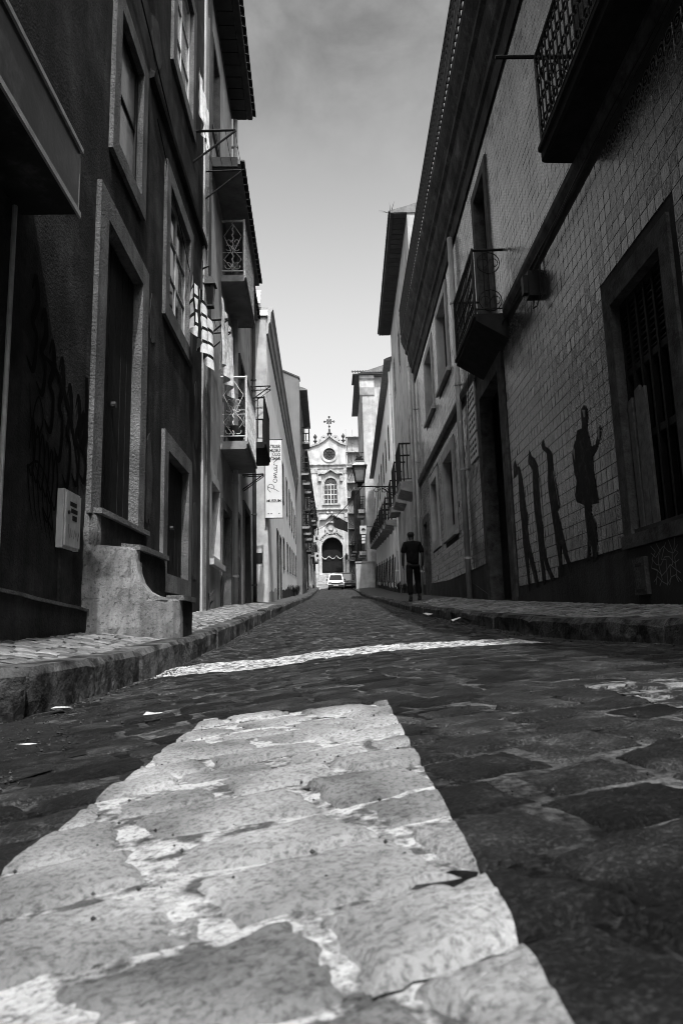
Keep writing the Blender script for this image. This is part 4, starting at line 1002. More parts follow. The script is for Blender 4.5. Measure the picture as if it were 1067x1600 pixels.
# three stacked plaques beside the door
for i in range(3):
    z = 3.17+.53*i
    P_ = add('plaque', MB().box(R1, 6.78, 7.55, .015, .05, z, z+.48), 'plaque', B)
    g = MB(); rs = random.Random(40+i)
    for k in range(3):
        s = 6.84
        while s < 7.46:
            e = min(7.5, s+rs.uniform(.08, .2)); g.box(R1, s, e, .05, .0515, z+.09+k*.12, z+.15+k*.12); s = e+.04
    add('plaque_print', g, 'ink', P_, fix=False)
# meter cover, pale scrawl and a wall fixture
mc = add('meter_box', MB().box(R1, -.12, .12, 0, .07, .2, .53), 'dark_granite', B, label='small grey meter cover under the near window'); add('meter_slot', MB().box(R1, -.06, .06, .07, .073, .45, .475).box(R1, -.08, .08, .07, .073, .23, .25), 'ink', mc)
g = MB(); rs = random.Random(9)
for k in range(5):
    s0 = -.22-.1*k; pts = [(s0+rs.uniform(-.06, .06), .28+.33*j/6+rs.uniform(-.03, .03)) for j in range(7)]
    g.ribbon(R1, pts, .009, .032+.0004*k)
for k in range(4):
    z0 = .3+.08*k; g.ribbon(R1, [(-.2-.08*j, z0+.04*math.sin(j*1.7+k)) for j in range(7)], .007, .035+.0004*k)
add('scrawl', g, 'graffiti_pale', B, fix=False)
g = MB().box(R1, 2.3, 2.46, .0, .16, 4.2, 4.55).box(R1, 2.33, 2.43, .16, .22, 4.25, 4.5)
g.tube([R1.W(2.38, .08, 4.2), R1.W(2.3, .12, 4.02), R1.W(2.2, .1, 4.0), R1.W(2.15, .06, 4.15), R1.W(2.17, .03, 4.7)], .012, 5)
add('cable_box', g, 'iron', B)
g = MB()
g.tube([R1.W(-2+.8*i, .10, 4.62-.02*math.sin(i*1.9)) for i in range(13)], .008, 5); g.tube([R1.W(-2+.7*i, .10, 4.56-.03*math.sin(i*1.3)) for i in range(10)], .006, 5)
g.tube([R1.W(6.1+.2*i, .12, 6.2-.35*i+.3*math.sin(i*.8)) for i in range(10)], .006, 5)
add('wall_cable', g, 'iron', B)

# ------------------------------------------------------------------ RIGHT: beyond the tiled house
R2 = Frame(3.2, 23.35, .03, 1)
B = thing('grey_house', 'tall plain grey house with a tiled overhanging roof beyond the tiled house', 'house', R2.W(5, 0, .8))
wl = [(1.2, 2.3, 11.2, 13.2), (5.2, 6.3, 11.2, 13.2), (1.6, 2.9, 5.3, 8.1), (5.6, 6.9, 5.3, 8.1), (1.0, 2.0, .9, 3.3), (3.4, 4.4, 2, 3.6), (5.4, 6.4, 1.2, 3.7), (8, 9, 1.3, 3.8), (8.6, 9.7, 11.2, 13.2), (8.8, 9.9, 5.3, 8.1)]
wall(R2, B, 0, 10.8, 15.2, [hole(*h) for h in wl], 'mid_plaster')
for h in wl: window(R2, B, *h, .14, stone='church_trim', leaf='timber', far=True)
eaves(R2, B, -.05, 10.9, 15.2, .62, boards=.35)
balcony(R2, B, 1.3, 3.2, 5.2, .58, 1.45, .3, iron='iron', step=.18, simple=True, taper=.15, label='balcony with potted plants')
balcony(R2, B, 5.3, 7.2, 5.45, .5, 1.45, .3, iron='iron', step=.18, simple=True, taper=.1)
balcony(R2, B, 8.6, 10.2, 5.5, .5, 1.3, .25, iron='iron', step=.18, simple=True)
damp_band(R2, B, 0, 10.7, lambda s: pvR(3.3, 23.3+s), 6, 'dim_plaster', .7)
pipe(R2, B, 1.0, 1, 12, .06, 'mid_plaster'); 
add('wall_lamp', MB().tube([R2.W(.8, 0, 11), R2.W(.8, .2, 11), R2.W(.8, .25, 10.8)], .02, 5).lathe(R2.W(.8, .25, 10.55), [(.13, 0), (.08, .14), (.03, .25)], 8), 'iron', B)
R3 = Frame(3.53, 34.3, .03, 1)
B = thing('pale_house', 'pale lower house with a long dark eave and a row of small balconies', 'house', R3.W(8, 0, 1.5))
wl = []
for i in range(9):
    s = 1.0+3.3*i; zz = zR(34+s)
    wl += [(s, s+1.1, zz+.15, zz+2.4), (s+1.6, s+2.5, zz+.9, zz+2.3), (s, s+1.1, 5.4+.07*s, 7.8+.07*s), (s+.1, s+1.0, 9.6, 11.6)]
wall(R3, B, 0, 29.6, 13.8, [hole(*h) for h in wl], 'white_plaster')
for h in wl: window(R3, B, *h, .09, stone='dark_granite', leaf='timber', far=True)
eaves(R3, B, 0, 29.6, 13.8, .4, tiles=False)
for i in range(9):
    s = .7+3.3*i; balcony(R3, B, s, s+1.7, 5.3+.07*(s+.3), .6, 1.15, .25, simple=True, step=.2, taper=.1, slab='concrete')
pipe(R3, B, .9, 1.8, 13.5, .06, 'white_plaster')
damp_band(R3, B, 0, 29, lambda s: pvR(4, 34.3+s), 5, 'dim_plaster', .55)
# corner block with a white end wall
R4 = Frame(3.6, 64.6, .01, 1); F4 = Front(3.6, 64.6)
B = thing('corner_house', 'tall house with a white end wall and tiled hip roof rising behind the pale house', 'house', (5.3, 64.6, 3.2))
wl = [(1+3*i, 2.2+3*i, z, z+2.3) for i in range(4) for z in (7.1, 11.2, 15.6, 20)]
wall(R4, B, 0, 13, 24.3, [hole(*h) for h in wl], 'mid_plaster')
for h in wl: window(R4, B, *h, .14, stone='church_trim', leaf='timber', far=True)
add('end_wall', MB().box(F4, 0.02, 5.4, 0, .05, 2, 24.0), 'mid_plaster', B)
add('end_cornice', MB().prism(F4, [(0.05, 22.3), (.15, 22.4), (.35, 23.1), (.35, 23.8), (.5, 24.0), (.5, 24.3), (0.05, 24.3)], -.25, 1.2), 'grey_plaster', B)
window(F4, B, 1.6, 2.5, 19.6, 23.5, .12, stone='church_trim', leaf='grey_timber', proud=.1, dep=-.02, far=True)
g = MB(); 
for i in range(22):
    s = -.9+.27*i; g.poly([F4.W(s, .75, 24.42), F4.W(s+.135, .75, 24.56), F4.W(s+.135, -2.5, 26.0), F4.W(s, -2.5, 25.86)]); g.poly([F4.W(s+.27, .75, 24.42), F4.W(s+.135, .75, 24.56), F4.W(s+.135, -2.5, 26.0), F4.W(s+.27, -2.5, 25.86)])
g.box(F4, -.9, 5, -2.4, .7, 24.32, 24.4)
add('hip_roof', g, 'roof_tile', B, fix=False)
eaves(R4, B, -.5, 13, 24.3, .7, tiles=False)
for s, z in ((.8, 15.5), (.8, 11.1), (3.8, 15.5), (3.8, 11.1), (.8, 7), (3.8, 7)): balcony(R4, B, s, s+1.6, z, .7, 1.3, .35, simple=True, step=.2, slab='concrete')
FA = Front(2.45, 63.4)
B = thing('low_annex', 'low pale annex wall with a plain face at the foot of the corner house', 'annex', (3.2, 63.4, 3.2))
add('annex_wall', MB().box(FA, 0, 1.75, -2.5, 0, 2, 5.7), 'mid_plaster', B)
add('coping', MB().box(FA, -.05, 1.8, -2.55, .05, 5.7, 5.85), 'concrete', B)
add('base_band', MB().box(FA, .0, 1.75, 0, .03, 2, 3.9), 'mid_plaster', B)
# wrapped scaffold in front of the church's right half
FS = Front(2.45, 85)
B = thing('scaffolded_house', 'house wrapped in scaffold netting beside the church', 'house', (3.6, 86, 4.5))
add('house_block', MB().box(FS, .25, 6, -3.5, -1.0, 3.5, 24.2), 'mid_plaster', B)
add('netting', MB().box(FS, .1, 2.8, -.9, -.86, 4, 20.5), 'wrap', B)
for i in range(4): add('scaffold_pole', MB().tube([FS.W(.05+.85*i, -.8, 4), FS.W(.05+.85*i, -.8, 25.2)], .05, 6), 'church_trim', B)
for k in range(10): add('scaffold_deck', MB().box(FS, 0, 2.8, -.95, -.3, 6+2*k, 6.12+2*k), 'church_trim', B)
g = MB()
for k in range(8): g.tube([FS.W(.05+(.85 if k % 2 else 0), -.78, 6+2*k), FS.W(.05+(0 if k % 2 else .85), -.78, 8+2*k)], .035, 5)
add('scaffold_brace', g, 'church_trim', B)
R5 = Frame(3.2, 78, .0, 1)
B = thing('shaded_house', 'dim house with dark balconies between the corner house and the scaffold', 'house', R5.W(3, 0, 4.2))
wl = [(1+3.2*i, 2.2+3.2*i, z, z+2.3) for i in range(2) for z in (5.4, 8.6, 12)]
wall(R5, B, 0, 6.4, 15.5, [hole(*h) for h in wl], 'dim_plaster')
for h in wl: window(R5, B, *h, .14, stone='dark_granite', leaf='timber', far=True)
eaves(R5, B, 0, 6.4, 15.5, .4, tiles=False)
for s in (.8, 4): balcony(R5, B, s, s+1.6, 8.5, .5, 1.1, .2, simple=True, step=.2)

# ------------------------------------------------------------------ the church closing the street
FC = Front(.45, 97)
B = thing('church', 'white baroque church with curved gable, round window and cross at the top of the street', 'church', (.45, 97, 7.4))
def ogee(x):    # gable outline
    a = abs(x)
    return 27.6 - 1.25*min(1, a/1.6)**.75 - (max(0, a-1.6)*.32 if a < 4.5 else .93+(a-4.5)*.05)
xs = [-6+12*i/60 for i in range(61)]
door_w, dz0, dsp = 1.5, 7.4, 11.0
pts = [(-6, 5), (-door_w, 5), (-door_w, dsp)] + [(-door_w*math.cos(t*math.pi/14), dsp+door_w*math.sin(t*math.pi/14)) for t in range(1, 14)] + [(door_w, dsp), (door_w, 5), (6, 5)]
# facade in strips so that door, window and oculus stay open
bw = MB()
def arch_top(x, hw, sp, r=None): return sp + math.sqrt(max(0, hw*hw-x*x))
X_ = sorted(set([round(-6+.15*i, 3) for i in range(81)]))
for x0, x1 in zip(X_, X_[1:]):
    xm = (x0+x1)/2; segs = [(5., ogee(xm)-.0)]
    cuts = []
    if abs(xm) < 1.5: cuts.append((5., arch_top(xm, 1.5, 11.0)))
    if abs(xm) < .9: cuts.append((17.45, arch_top(xm, .9, 20.3)))
    if abs(xm+.1) < .95: r = math.sqrt(.9025-(xm+.1)**2); cuts.append((24.75-r, 24.75+r))
    z = 5.
    for (a, c) in cuts:
        if a > z: bw.box(FC, x0, x1, -.6, 0, z, a)
        z = c
    bw.box(FC, x0, x1, -.6, 0, z, ogee(xm))
add('facade', bw, 'church', B, fix=False)
add('nave', MB().box(FC, -6, 6, -20, -.9, 5, 23), 'church', B)
# gable coping, entablatures, pilasters
g = MB()
for x0, x1 in zip(xs, xs[1:]): g.slabpoly(FC, [(x0, ogee(x0)-.12), (x1, ogee(x1)-.12), (x1, ogee(x1)+.14), (x0, ogee(x0)+.14)], -.65, .28)
add('gable_coping', g, 'church_trim', B)
for z, t in ((23.1, .5), (16.5, .45)):
    add('entablature', MB().prism(FC, [(0, z-t), (.12, z-t), (.12, z-.15), (.35, z), (.35, z+.12), (0, z+.2)], -6, 6), 'church_trim', B)
for x in (-5.2, -2.35, 2.35, 5.2):
    add('pilaster', MB().box(FC, x-.4, x+.4, 0, .16, 5, 16.0).box(FC, x-.36, x+.36, 0, .14, 16.75, 22.6), 'church', B)
    add('capital', MB().box(FC, x-.5, x+.5, .005, .25, 15.4, 16.0).box(FC, x-.46, x+.46, .005, .22, 21.9, 22.6), 'church_trim', B)
# oculus
g = MB(); 
def ringpoly(F, cx, cz, r0, r1, n0, n1, a0=0, a1=2*math.pi, k=28):
    for i in range(k):
        t0 = a0+(a1-a0)*i/k; t1 = a0+(a1-a0)*(i+1)/k
        g.slabpoly(F, [(cx+r0*math.cos(t0), cz+r0*math.sin(t0)), (cx+r1*math.cos(t0), cz+r1*math.sin(t0)), (cx+r1*math.cos(t1), cz+r1*math.sin(t1)), (cx+r0*math.cos(t1), cz+r0*math.sin(t1))], n0, n1)
ringpoly(FC, -.1, 24.75, .9, 1.22, -.2, .14)
oc = add('round_window', g, 'church', B)
add('pane', MB().slabpoly(FC, [(-.1+1.0*math.cos(i*.2618), 24.75+1.0*math.sin(i*.2618)) for i in range(24)], -.35, -.3), 'pane', oc)
g = MB()
for i in range(4): g.tube([FC.W(-.1+.95*math.cos(i*.785), -.25, 24.75+.95*math.sin(i*.785)), FC.W(-.1-.95*math.cos(i*.785), -.25, 24.75-.95*math.sin(i*.785))], .025, 4)
g.tube(circ(FC, -.1, 24.75, .4, -.25), .025, 4)
add('glazing_bars', g, 'iron', oc)
# great window
g = MB(); ringpoly(FC, 0, 20.3, .9, 1.15, -.2, .15, 0, math.pi, 16); g.box(FC, -1.15, -.9, -.2, .15, 17.4, 20.3).box(FC, .9, 1.15, -.2, .15, 17.4, 20.3).box(FC, -1.3, 1.3, 0, .25, 17.2, 17.4)
gw = add('great_window', g, 'church_trim', B)
add('pane', MB().slabpoly(FC, [(-.95, 17.4), (.95, 17.4), (.95, 20.3)] + [(.95*math.cos(i*math.pi/12), 20.3+.95*math.sin(i*math.pi/12)) for i in range(1, 12)] + [(-.95, 20.3)], -.4, -.35), 'pane', gw)
g = MB()
for x in (-.45, 0, .45): g.box(FC, x-(.07 if x == 0 else .035), x+(.07 if x == 0 else .035), -.33, -.25, 17.4, 20.3)
for z in (18.1, 18.8, 19.5, 20.25): g.box(FC, -.9, .9, -.34, -.24, z-(.08 if z in (18.8, 20.25) else .035), z+(.08 if z in (18.8, 20.25) else .035))
g.tube([FC.W(0, -.3, 20.3), FC.W(0, -.3, 21.2)], .035, 4); g.tube([FC.W(0, -.3, 20.3), FC.W(.63, -.3, 20.95)], .03, 4); g.tube([FC.W(0, -.3, 20.3), FC.W(-.63, -.3, 20.95)], .03, 4)
add('glazing_bars', g, 'white_metal', gw)
g = MB()
def hood(cz, w_, h, n1=.45):
    P_ = []
    for i in range(21):
        t = -1+2*i/20; a = abs(t); P_.append((t*w_, cz+h*(1-a)**1.6*.9 + (.28*math.sin((a-.55)*5) if a > .55 else 0)))
    for p, q in zip(P_, P_[1:]): g.slabpoly(FC, [p, q, (q[0], q[1]+.22), (p[0], p[1]+.22)], 0, n1)
hood(21.45, 1.75, .95); g.box(FC, -1.8, -1.35, 0, .3, 20.7, 21.45).box(FC, 1.35, 1.8, 0, .3, 20.7, 21.45)
add('window_hood', g, 'church_trim', B)
g = MB(); hood(14.7, 1.7, 1.15, .5)
ringpoly(FC, -.1, 13.9, .72, .95, 0, .3, k=20); ringpoly(FC, -.1, 13.9, 0, .4, 0, .18, k=10)
for q in (-1, 1):
    for i in range(3): ringpoly(FC, q*(.75+.3*i), 13.0-.25*i, .12, .26, 0, .25, k=10)
add('cartouche', g, 'church_trim', B)
g = MB(); ringpoly(FC, 0, 11.0, 1.5, 1.85, -.2, .25, 0, math.pi, 20); g.box(FC, -1.85, -1.5, -.2, .25, 6.5, 11).box(FC, 1.5, 1.85, -.2, .25, 6.5, 11)
dr = add('portal', g, 'church', B)
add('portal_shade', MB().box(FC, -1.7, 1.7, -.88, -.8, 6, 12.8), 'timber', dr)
for q in (-1, 1):
    add('door_leaf', MB().box(FC, *((-1.45, -.03) if q < 0 else (.03, 1.45)), -.7, -.6, 7.4, 10.8).box(FC, *((-1.3, -.2) if q < 0 else (.2, 1.3)), -.6, -.56, 7.7, 8.9).box(FC, *((-1.3, -.2) if q < 0 else (.2, 1.3)), -.6, -.56, 9.2, 10.6), 'timber', dr)
g = MB(); rs = random.Random(5)
for i in range(26):
    x = -1.5+3.0*i/25; z = 9.9-.35*math.sin(math.pi*(i % 9)/8); s_ = rs.uniform(.07, .15)
    g.box(FC, x-s_/2, x+s_/2, -.45, -.42, z-s_, z)
add('garland', g, 'litter', dr)
# finials, scrolls and cross
for x in (-2.1, 2.0):
    c = FC.W(x, -.2, ogee(x)+.1)
    add('urn_finial', MB().lathe(c, [(.14, 0), (.1, .25), (.2, .4), (.34, .55), (.12, .65), (.1, .85), (.25, 1.05), (.27, 1.25), (.12, 1.45), (.05, 1.6)], 10), 'dark_granite', B, smooth=True)
g = MB()
for q in (-1, 1):
    g = MB(); ringpoly(FC, q*.85, 27.2, .12, .42, -.4, .2, k=12); ringpoly(FC, q*1.35, 26.75, .08, .28, -.4, .2, k=10)
    add('gable_scroll', g, 'church_trim', B)
g = MB().lathe(FC.W(0, -.2, 27.5), [(.38, 0), (.3, .25), (.42, .4), (.2, .6), (.12, .9), (.18, 1.0), (.05, 1.15), (.04, 1.5)], 10)
add('cross_base', g, 'dark_granite', B)
g = MB(); cz = 29.75
g.box(FC, -.035, .035, -.24, -.17, 28.8, 30.5).box(FC, -.68, .68, -.24, -.17, cz-.035, cz+.035)
for (dx, dz_) in ((.68, 0), (-.68, 0), (0, .7), (.22, .22), (-.22, .22), (.22, -.22), (-.22, -.22), (0, -.75)): ringpoly(FC, dx, cz+dz_, .06, .16, -.25, -.15, k=10)
add('cross', g, 'iron', B)
for i in range(9): add('church_step', MB().box(FC, -5.5, 6, .25+(8-i)*.42, .25+(9-i)*.42, 4.2, 4.9+.28*i), 'church_trim', B)
add('landing', MB().box(FC, -5.5, 6, -.9, .24, 4.2, 7.4), 'church_trim', B)
add('porch_lantern', MB().lathe(FC.W(2.0, .5, 9.2), [(.1, 0), (.2, .1), (.25, .6), (.12, .8), (.03, 1.0)], 6).tube([FC.W(2.0, 0, 10.1), FC.W(2.0, .5, 10.2)], .03, 5), 'iron', B)

# ------------------------------------------------------------------ street lamp on a bracket
LY = 29.0; lx, lz = 1.40, 6.0
wx = R2.W(LY-23.35, 0, 0)[0]
T = thing('street_lamp', 'black four-sided street lantern on a scrolled bracket over the street', 'street lamp', (wx, LY, lz-.3))
def frust(g, c, r0, r1, z0, z1, seg=4, rot=.785):
    k = len(g.v)
    for r, z in ((r0, z0), (r1, z1)): g.v.extend([(c[0]+r*math.cos(rot+i*2*math.pi/seg), c[1]+r*math.sin(rot+i*2*math.pi/seg), c[2]+z) for i in range(seg)])
    for i in range(seg): g.f.append((k+i, k+(i+1) % seg, k+seg+(i+1) % seg, k+seg+i)); g.mi.append(0)
    g.f.append(tuple(k+i for i in range(seg))); g.f.append(tuple(k+seg+i for i in range(seg))); g.mi += [0, 0]
c = (lx, LY, lz)
g = MB(); frust(g, c, .24, .36, .16, .78); lg = add('lantern_glass', g, 'lamp_glass', T)
g = MB()
for i in range(4):
    a = .785+i*math.pi/2; g.tube([(lx+.25*math.cos(a), LY+.25*math.sin(a), lz+.14), (lx+.38*math.cos(a), LY+.38*math.sin(a), lz+.8)], .03, 5)
frust(g, c, .28, .28, .1, .16); frust(g, c, .46, .46, .78, .83); frust(g, c, .12, .2, -.02, .1)
add('lantern_frame', g, 'iron', T)
g = MB(); frust(g, c, .44, .3, .83, .95); add('lantern_roof', g, 'plaque', T)  # pale roof colour stands in for a glint on the iron
g = MB(); frust(g, c, .3, .2, .95, 1.1); frust(g, c, .24, .24, 1.1, 1.14); g.lathe((lx, LY, lz+1.14), [(.1, 0), (.12, .06), (.05, .14), (.02, .24)], 8); add('lantern_cap', g, 'iron', T)
g = MB().tube([(wx, LY, lz-.12), (lx-.12, LY, lz-.06)], .03, 6).tube([(wx, LY, lz-.75), (wx-.5, LY, lz-.55), (wx-1.0, LY, lz-.15)], .025, 6)
for i in range(4): g.tube([(wx-.25-.33*i+.16*math.cos(t*.45)*(1-t/28), LY, lz-.3+.02*i+.13*math.sin(t*.45)*(1-t/28)) for t in range(18)], .014, 4)
g.box(WORLD, wx-.03, wx+.03, LY-.08, LY+.08, lz-.85, lz+.05)
add('bracket', g, 'iron', T)
# overhead cables
T = thing('overhead_cable', 'sagging black cable strung from the lamp across the street with two white globes', 'cable', (.6, 45, 6))
p0, p1 = Vector((1.5, 29.2, 5.95)), Vector((-1.7, 62, 8.6)); g = MB()
g.tube([tuple(p0.lerp(p1, i/16) - Vector((0, 0, 4*.5*(i/16)*(1-i/16)))) for i in range(17)], .018, 5)
g.tube([(-1.6, 52, 7.9), (-.9, 52, 6.6), (-.3, 52, 6.3), (.3, 52, 7.2), (.35, 52, 8.4)], .02, 5)
add('cable', g, 'iron', T)
for x in (-.05, .3): add('globe_lamp', MB().lathe((x, 58, 9.45), [(.04, 0), (.1, .06), (.13, .14), (.1, .22), (.03, .27)], 10), 'white_metal', T, smooth=True)
# black flag
T = thing('black_flag', 'large black flag slung from a pole in front of the church door', 'flag', (1.1, 60, 8.2))
g = MB(); nx, nz = 10, 5
for j in range(nz+1):
    for i in range(nx+1):
        a = i/nx; e = j/nz; g.v.append((.46+1.24*a, 60+.12*math.sin(a*7+e), 9.72-.72*a - e*(.98-.08*a) - .06*math.sin(a*5)*e))
for j in range(nz):
    for i in range(nx): k = j*(nx+1)+i; g.f.append((k, k+1, k+nx+2, k+nx+1)); g.mi.append(0)
add('flag_cloth', g, 'cloth_black', T, smooth=True, fix=False)
add('flag_pole', MB().tube([(2.75, 60, 8.4), (.42, 60, 9.78)], .03, 6), 'iron', T)
# projecting shop sign on the right
T = thing('shop_sign', 'white square sign with a black dome emblem and small panels beneath, right side', 'sign', (2.3, 45, 4.9))
F = Front(2.08, 45)
add('sign_panel', MB().box(F, 0, .45, -.05, .05, 5.98, 6.53), 'white_metal', T)
g = MB(); ringpoly(F, .225, 6.24, 0, .13, .05, .056, 0, math.pi, 10); g.box(F, .07, .38, .05, .056, 6.2, 6.235).box(F, .12, .33, .05, .056, 6.1, 6.13)
add('emblem', g, 'ink', T)
for i in range(3): add('lower_panel', MB().box(F, .1, .36, -.03, .03, 5.9-.2*i-.15, 5.9-.2*i), 'white_metal', T)
add('sign_arm', MB().tube([F.W(.4, 0, 6.45), F.W(1.75, 0, 6.45)], .03, 5).tube([F.W(.23, 0, 5.3), F.W(.23, 0, 5.98)], .02, 5), 'iron', T)

# ------------------------------------------------------------------ laundry, brackets, lantern on the left
def bracket(s, F, z, reach, drop, lab, dy=.9):
    T = thing('clothesline_bracket', lab, 'bracket', F.W(s, 0, z-drop))
    g = MB().tube([F.W(s, 0, z), F.W(s, reach, z+.02)], .018, 6).tube([F.W(s, 0, z-drop), F.W(s, reach, z+.01)], .015, 6)
    add('arm', g, 'iron', T)
    g = MB().tube([F.W(s+dy, 0, z), F.W(s+dy, reach*.98, z+.02)], .014, 6).tube([F.W(s+dy, 0, z-drop), F.W(s+dy, reach*.98, z+.01)], .012, 6)
    add('arm', g, 'iron', T)
    g = MB()
    for k in (.25, .5, .75, .98): g.tube([F.W(s, reach*k, z+.03), F.W(s+dy*.5, reach*k, z-.01), F.W(s+dy, reach*k, z+.03)], .004, 4)
    add('line', g, 'iron', T)
    return T
bracket(9.02, L1, 7.23, .62, .5, 'black triangular clothesline bracket high on the dark house corner')
bracket(.55, L2, 5.0, .3, .25, 'small black clothesline bracket beside the checked blanket', .5)
bracket(4.4, L2b, 6.6, .55, .4, 'black bracket jutting above the narrow house balcony', .3)
T = bracket(2.2, L2b, 3.6, .5, .35, 'black bracket jutting in front of the museum banner', .2)
def cloth(name, lab, F, s0, s1, n, ztop, zbot, m, group, sag=.05, fold=.05, slant=0., chk=None):
    g = MB(); nx, nz = 24, 16
    for j in range(nz+1):
        e = j/nz
        for i in range(nx+1):
            a = i/nx; s = s0+(s1-s0)*a
            zt = ztop-sag*4*a*(1-a) - slant*a; zb = zbot - slant*a + .03*math.sin(a*11)
            nn = n + fold*(.35+.65*e)*math.sin(a*19+s0) + .02*noise.noise((s*4, e*3, 2))
            g.v.append(F.W(s, nn, zt+(zb-zt)*e))
    for j in range(nz):
        for i in range(nx):
            k = j*(nx+1)+i; g.f.append((k, k+1, k+nx+2, k+nx+1)); g.mi.append((1 if ((i//2) % 2 == 0 or j % 4 == 0) and (j % 4 == 0 or False) or (i % 6 == 0) else 0) if chk else 0)
    o = add(name, g, [m, 'cloth_black'] if chk else m, smooth=True, fix=False, label=lab, cat='laundry', group=group)
    return o
cloth('blanket', 'black and white checked blanket hanging from the corner window', L1, 8.2, 9.75, .15, 4.62, 3.82, 'cloth_white', 'laundry on the left houses', .02, .07, .0, True)
cloth('bed_sheet', 'pale printed sheet hanging beside the upper balcony', L2, .3, 1.9, .22, 5.3, 4.15, 'cloth_grey', 'laundry on the left houses', .03, .08)
cloth('towel', 'bright white towel on the highest clothesline', L1, 8.75, 9.55, .13, 8.1, 7.35, 'cloth_white', 'laundry on the left houses', .03, .03, .15)
T = thing('wall_lantern', 'small black wall lantern at the corner of the dark house', 'lantern', L1.W(9.75, 0, 4.9))
c = L1.W(9.75, .14, 4.85)
g = MB(); frust(g, c, .06, .1, 0, .32); add('lantern_glass', g, 'pane', T)
g = MB(); frust(g, c, .13, .05, .32, .46); add('lantern_hood', g, 'iron', T)
g = MB(); frust(g, c, .08, .08, -.03, 0); add('lantern_base', g, 'iron', T)
g = MB(); g.tube([L1.W(9.75, 0, 5.45), L1.W(9.75, .12, 5.5), L1.W(9.75, .14, 5.3)], .016, 6).box(L1, 9.72, 9.78, 0, .02, 5.1, 5.6)
add('lantern_arm', g, 'iron', T)

# ------------------------------------------------------------------ vehicles up the street
def van(name, lab, x, y, m, Wd, L, Hh, cat):
    z = zr(x, y); T = thing(name, lab, cat, (x, y, z)); F = Front(x, y)
    w2 = Wd/2
    prof = [(0, .32), (.02, .62), (.12, .78), (.85, .95), (1.5, Hh-.12), (1.75, Hh), (L-.15, Hh), (L, Hh-.3), (L, .35), (L-.3, .28), (.3, .25)]
    g = MB(); k = len(prof)
    for q, (ins, ) in ((-1, (0,)), (1, (0,))):
        for (yy, zz) in prof:
            t = max(0, (zz-.95)/(Hh-.95)); g.v.append((x+q*(w2-.14*t), y+yy, z+zz))
    for i in range(k): g.f.append((i, (i+1) % k, k+(i+1) % k, k+i)); g.mi.append(0)
    g.f.append(tuple(range(k))); g.f.append(tuple(range(2*k-1, k-1, -1))); g.mi += [0, 0]
    body = add('body', g, m, T)
    bm = bmesh.new(); bm.from_mesh(body.data); bmesh.ops.bevel(bm, geom=bm.edges[:], offset=.04, segments=2, affect='EDGES'); bm.to_mesh(body.data); bm.free()
    a = Vector((0, .85+.06, .95+.05)); c_ = Vector((0, 1.5-.04, Hh-.16)); nrm = Vector((0, -(c_.z-a.z), (c_.y-a.y))).normalized()*.03
    g = MB(); P_ = [Vector((x-w2+.12, y, z))+a, Vector((x+w2-.12, y, z))+a, Vector((x+w2-.24, y, z))+c_, Vector((x-w2+.24, y, z))+c_]
    k = len(g.v); g.v += [tuple(p+nrm) for p in P_] + [tuple(p-nrm) for p in P_]
    for f in ((0, 1, 2, 3), (7, 6, 5, 4), (0, 4, 5, 1), (1, 5, 6, 2), (2, 6, 7, 3), (3, 7, 4, 0)): g.f.append(f); g.mi.append(0)
    add('windscreen', g, 'pane', T)
    for q in (-1, 1):
        add('headlight', MB().box(F, q*(w2-.2)-.15, q*(w2-.2)+.15, -.05, .02, z+.62, z+.76), 'lamp_glass', T)
        add('side_window', MB().box(F, q*(w2-.06)-.012, q*(w2-.06)+.012, -2.2, -1.45, z+1.02, z+Hh-.25), 'pane', T)
        add('mirror', MB().box(F, q*(w2+.1)-.09, q*(w2+.1)+.09, -1.05, -.95, z+.98, z+1.14), 'rubber', T)
        for yy in (.75, L-.75):
            wh = add('wheel', MB().tube([(x+q*(w2-.2), y+yy, z+.3), (x+q*(w2-.005), y+yy, z+.3)], .3, 16), 'rubber', T)
            add('hubcap', MB().tube([(x+q*(w2-.01), y+yy, z+.3), (x+q*(w2+.01), y+yy, z+.3)], .18, 12), 'plaque', wh)
    add('bumper', MB().box(F, -w2+.02, w2-.02, -.1, .07, z+.3, z+.5), 'rubber', T)
    add('grille', MB().box(F, -.45, .45, -.05, .03, z+.6, z+.72), 'rubber', T)
    add('number_plate', MB().box(F, -.26, .26, .07, .085, z+.36, z+.46), 'white_metal', T)
van('parked_car', 'small white van facing downhill in the middle of the street', .62, 70, 'car_white', 1.62, 3.9, 1.72, 'van')
van('parked_van', 'dark van half hidden behind the small white van', 2.05, 75, 'car_dark', 1.6, 4.2, 1.9, 'van')

# ------------------------------------------------------------------ the walking man
def skin_mesh(name, verts, edges, rad, m, parent, sub=2, loc=None, root=0):
    me = bpy.data.meshes.new(name); me.from_pydata(verts, edges, [])
    o = bpy.data.objects.new(name, me); C.objects.link(o)
    sk = o.modifiers.new('skin', 'SKIN'); sk.use_smooth_shade = True
    for i, r in enumerate(rad):
        d = me.skin_vertices[0].data[i]; d.radius = r if isinstance(r, tuple) else (r, r); d.use_root = (i == root)
    o.modifiers.new('sub', 'SUBSURF').levels = sub
    dg = bpy.context.evaluated_depsgraph_get(); nm = bpy.data.meshes.new_from_object(o.evaluated_get(dg))
    bpy.data.objects.remove(o)
    b = MB(); b.v = [tuple(v.co) for v in nm.vertices]; b.f = [tuple(p.vertices) for p in nm.polygons]; b.mi = [0]*len(b.f)
    return b
def fig(P_): return [(PX + x, PY + y, PZ + z) for x, y, z in P_]
PX, PY = 2.02, 16.5; PZ = pvR(PX, PY) + .0
T = thing('person', 'man in black T-shirt and dark trousers walking away uphill on the right pavement', 'person', (PX, PY, PZ))
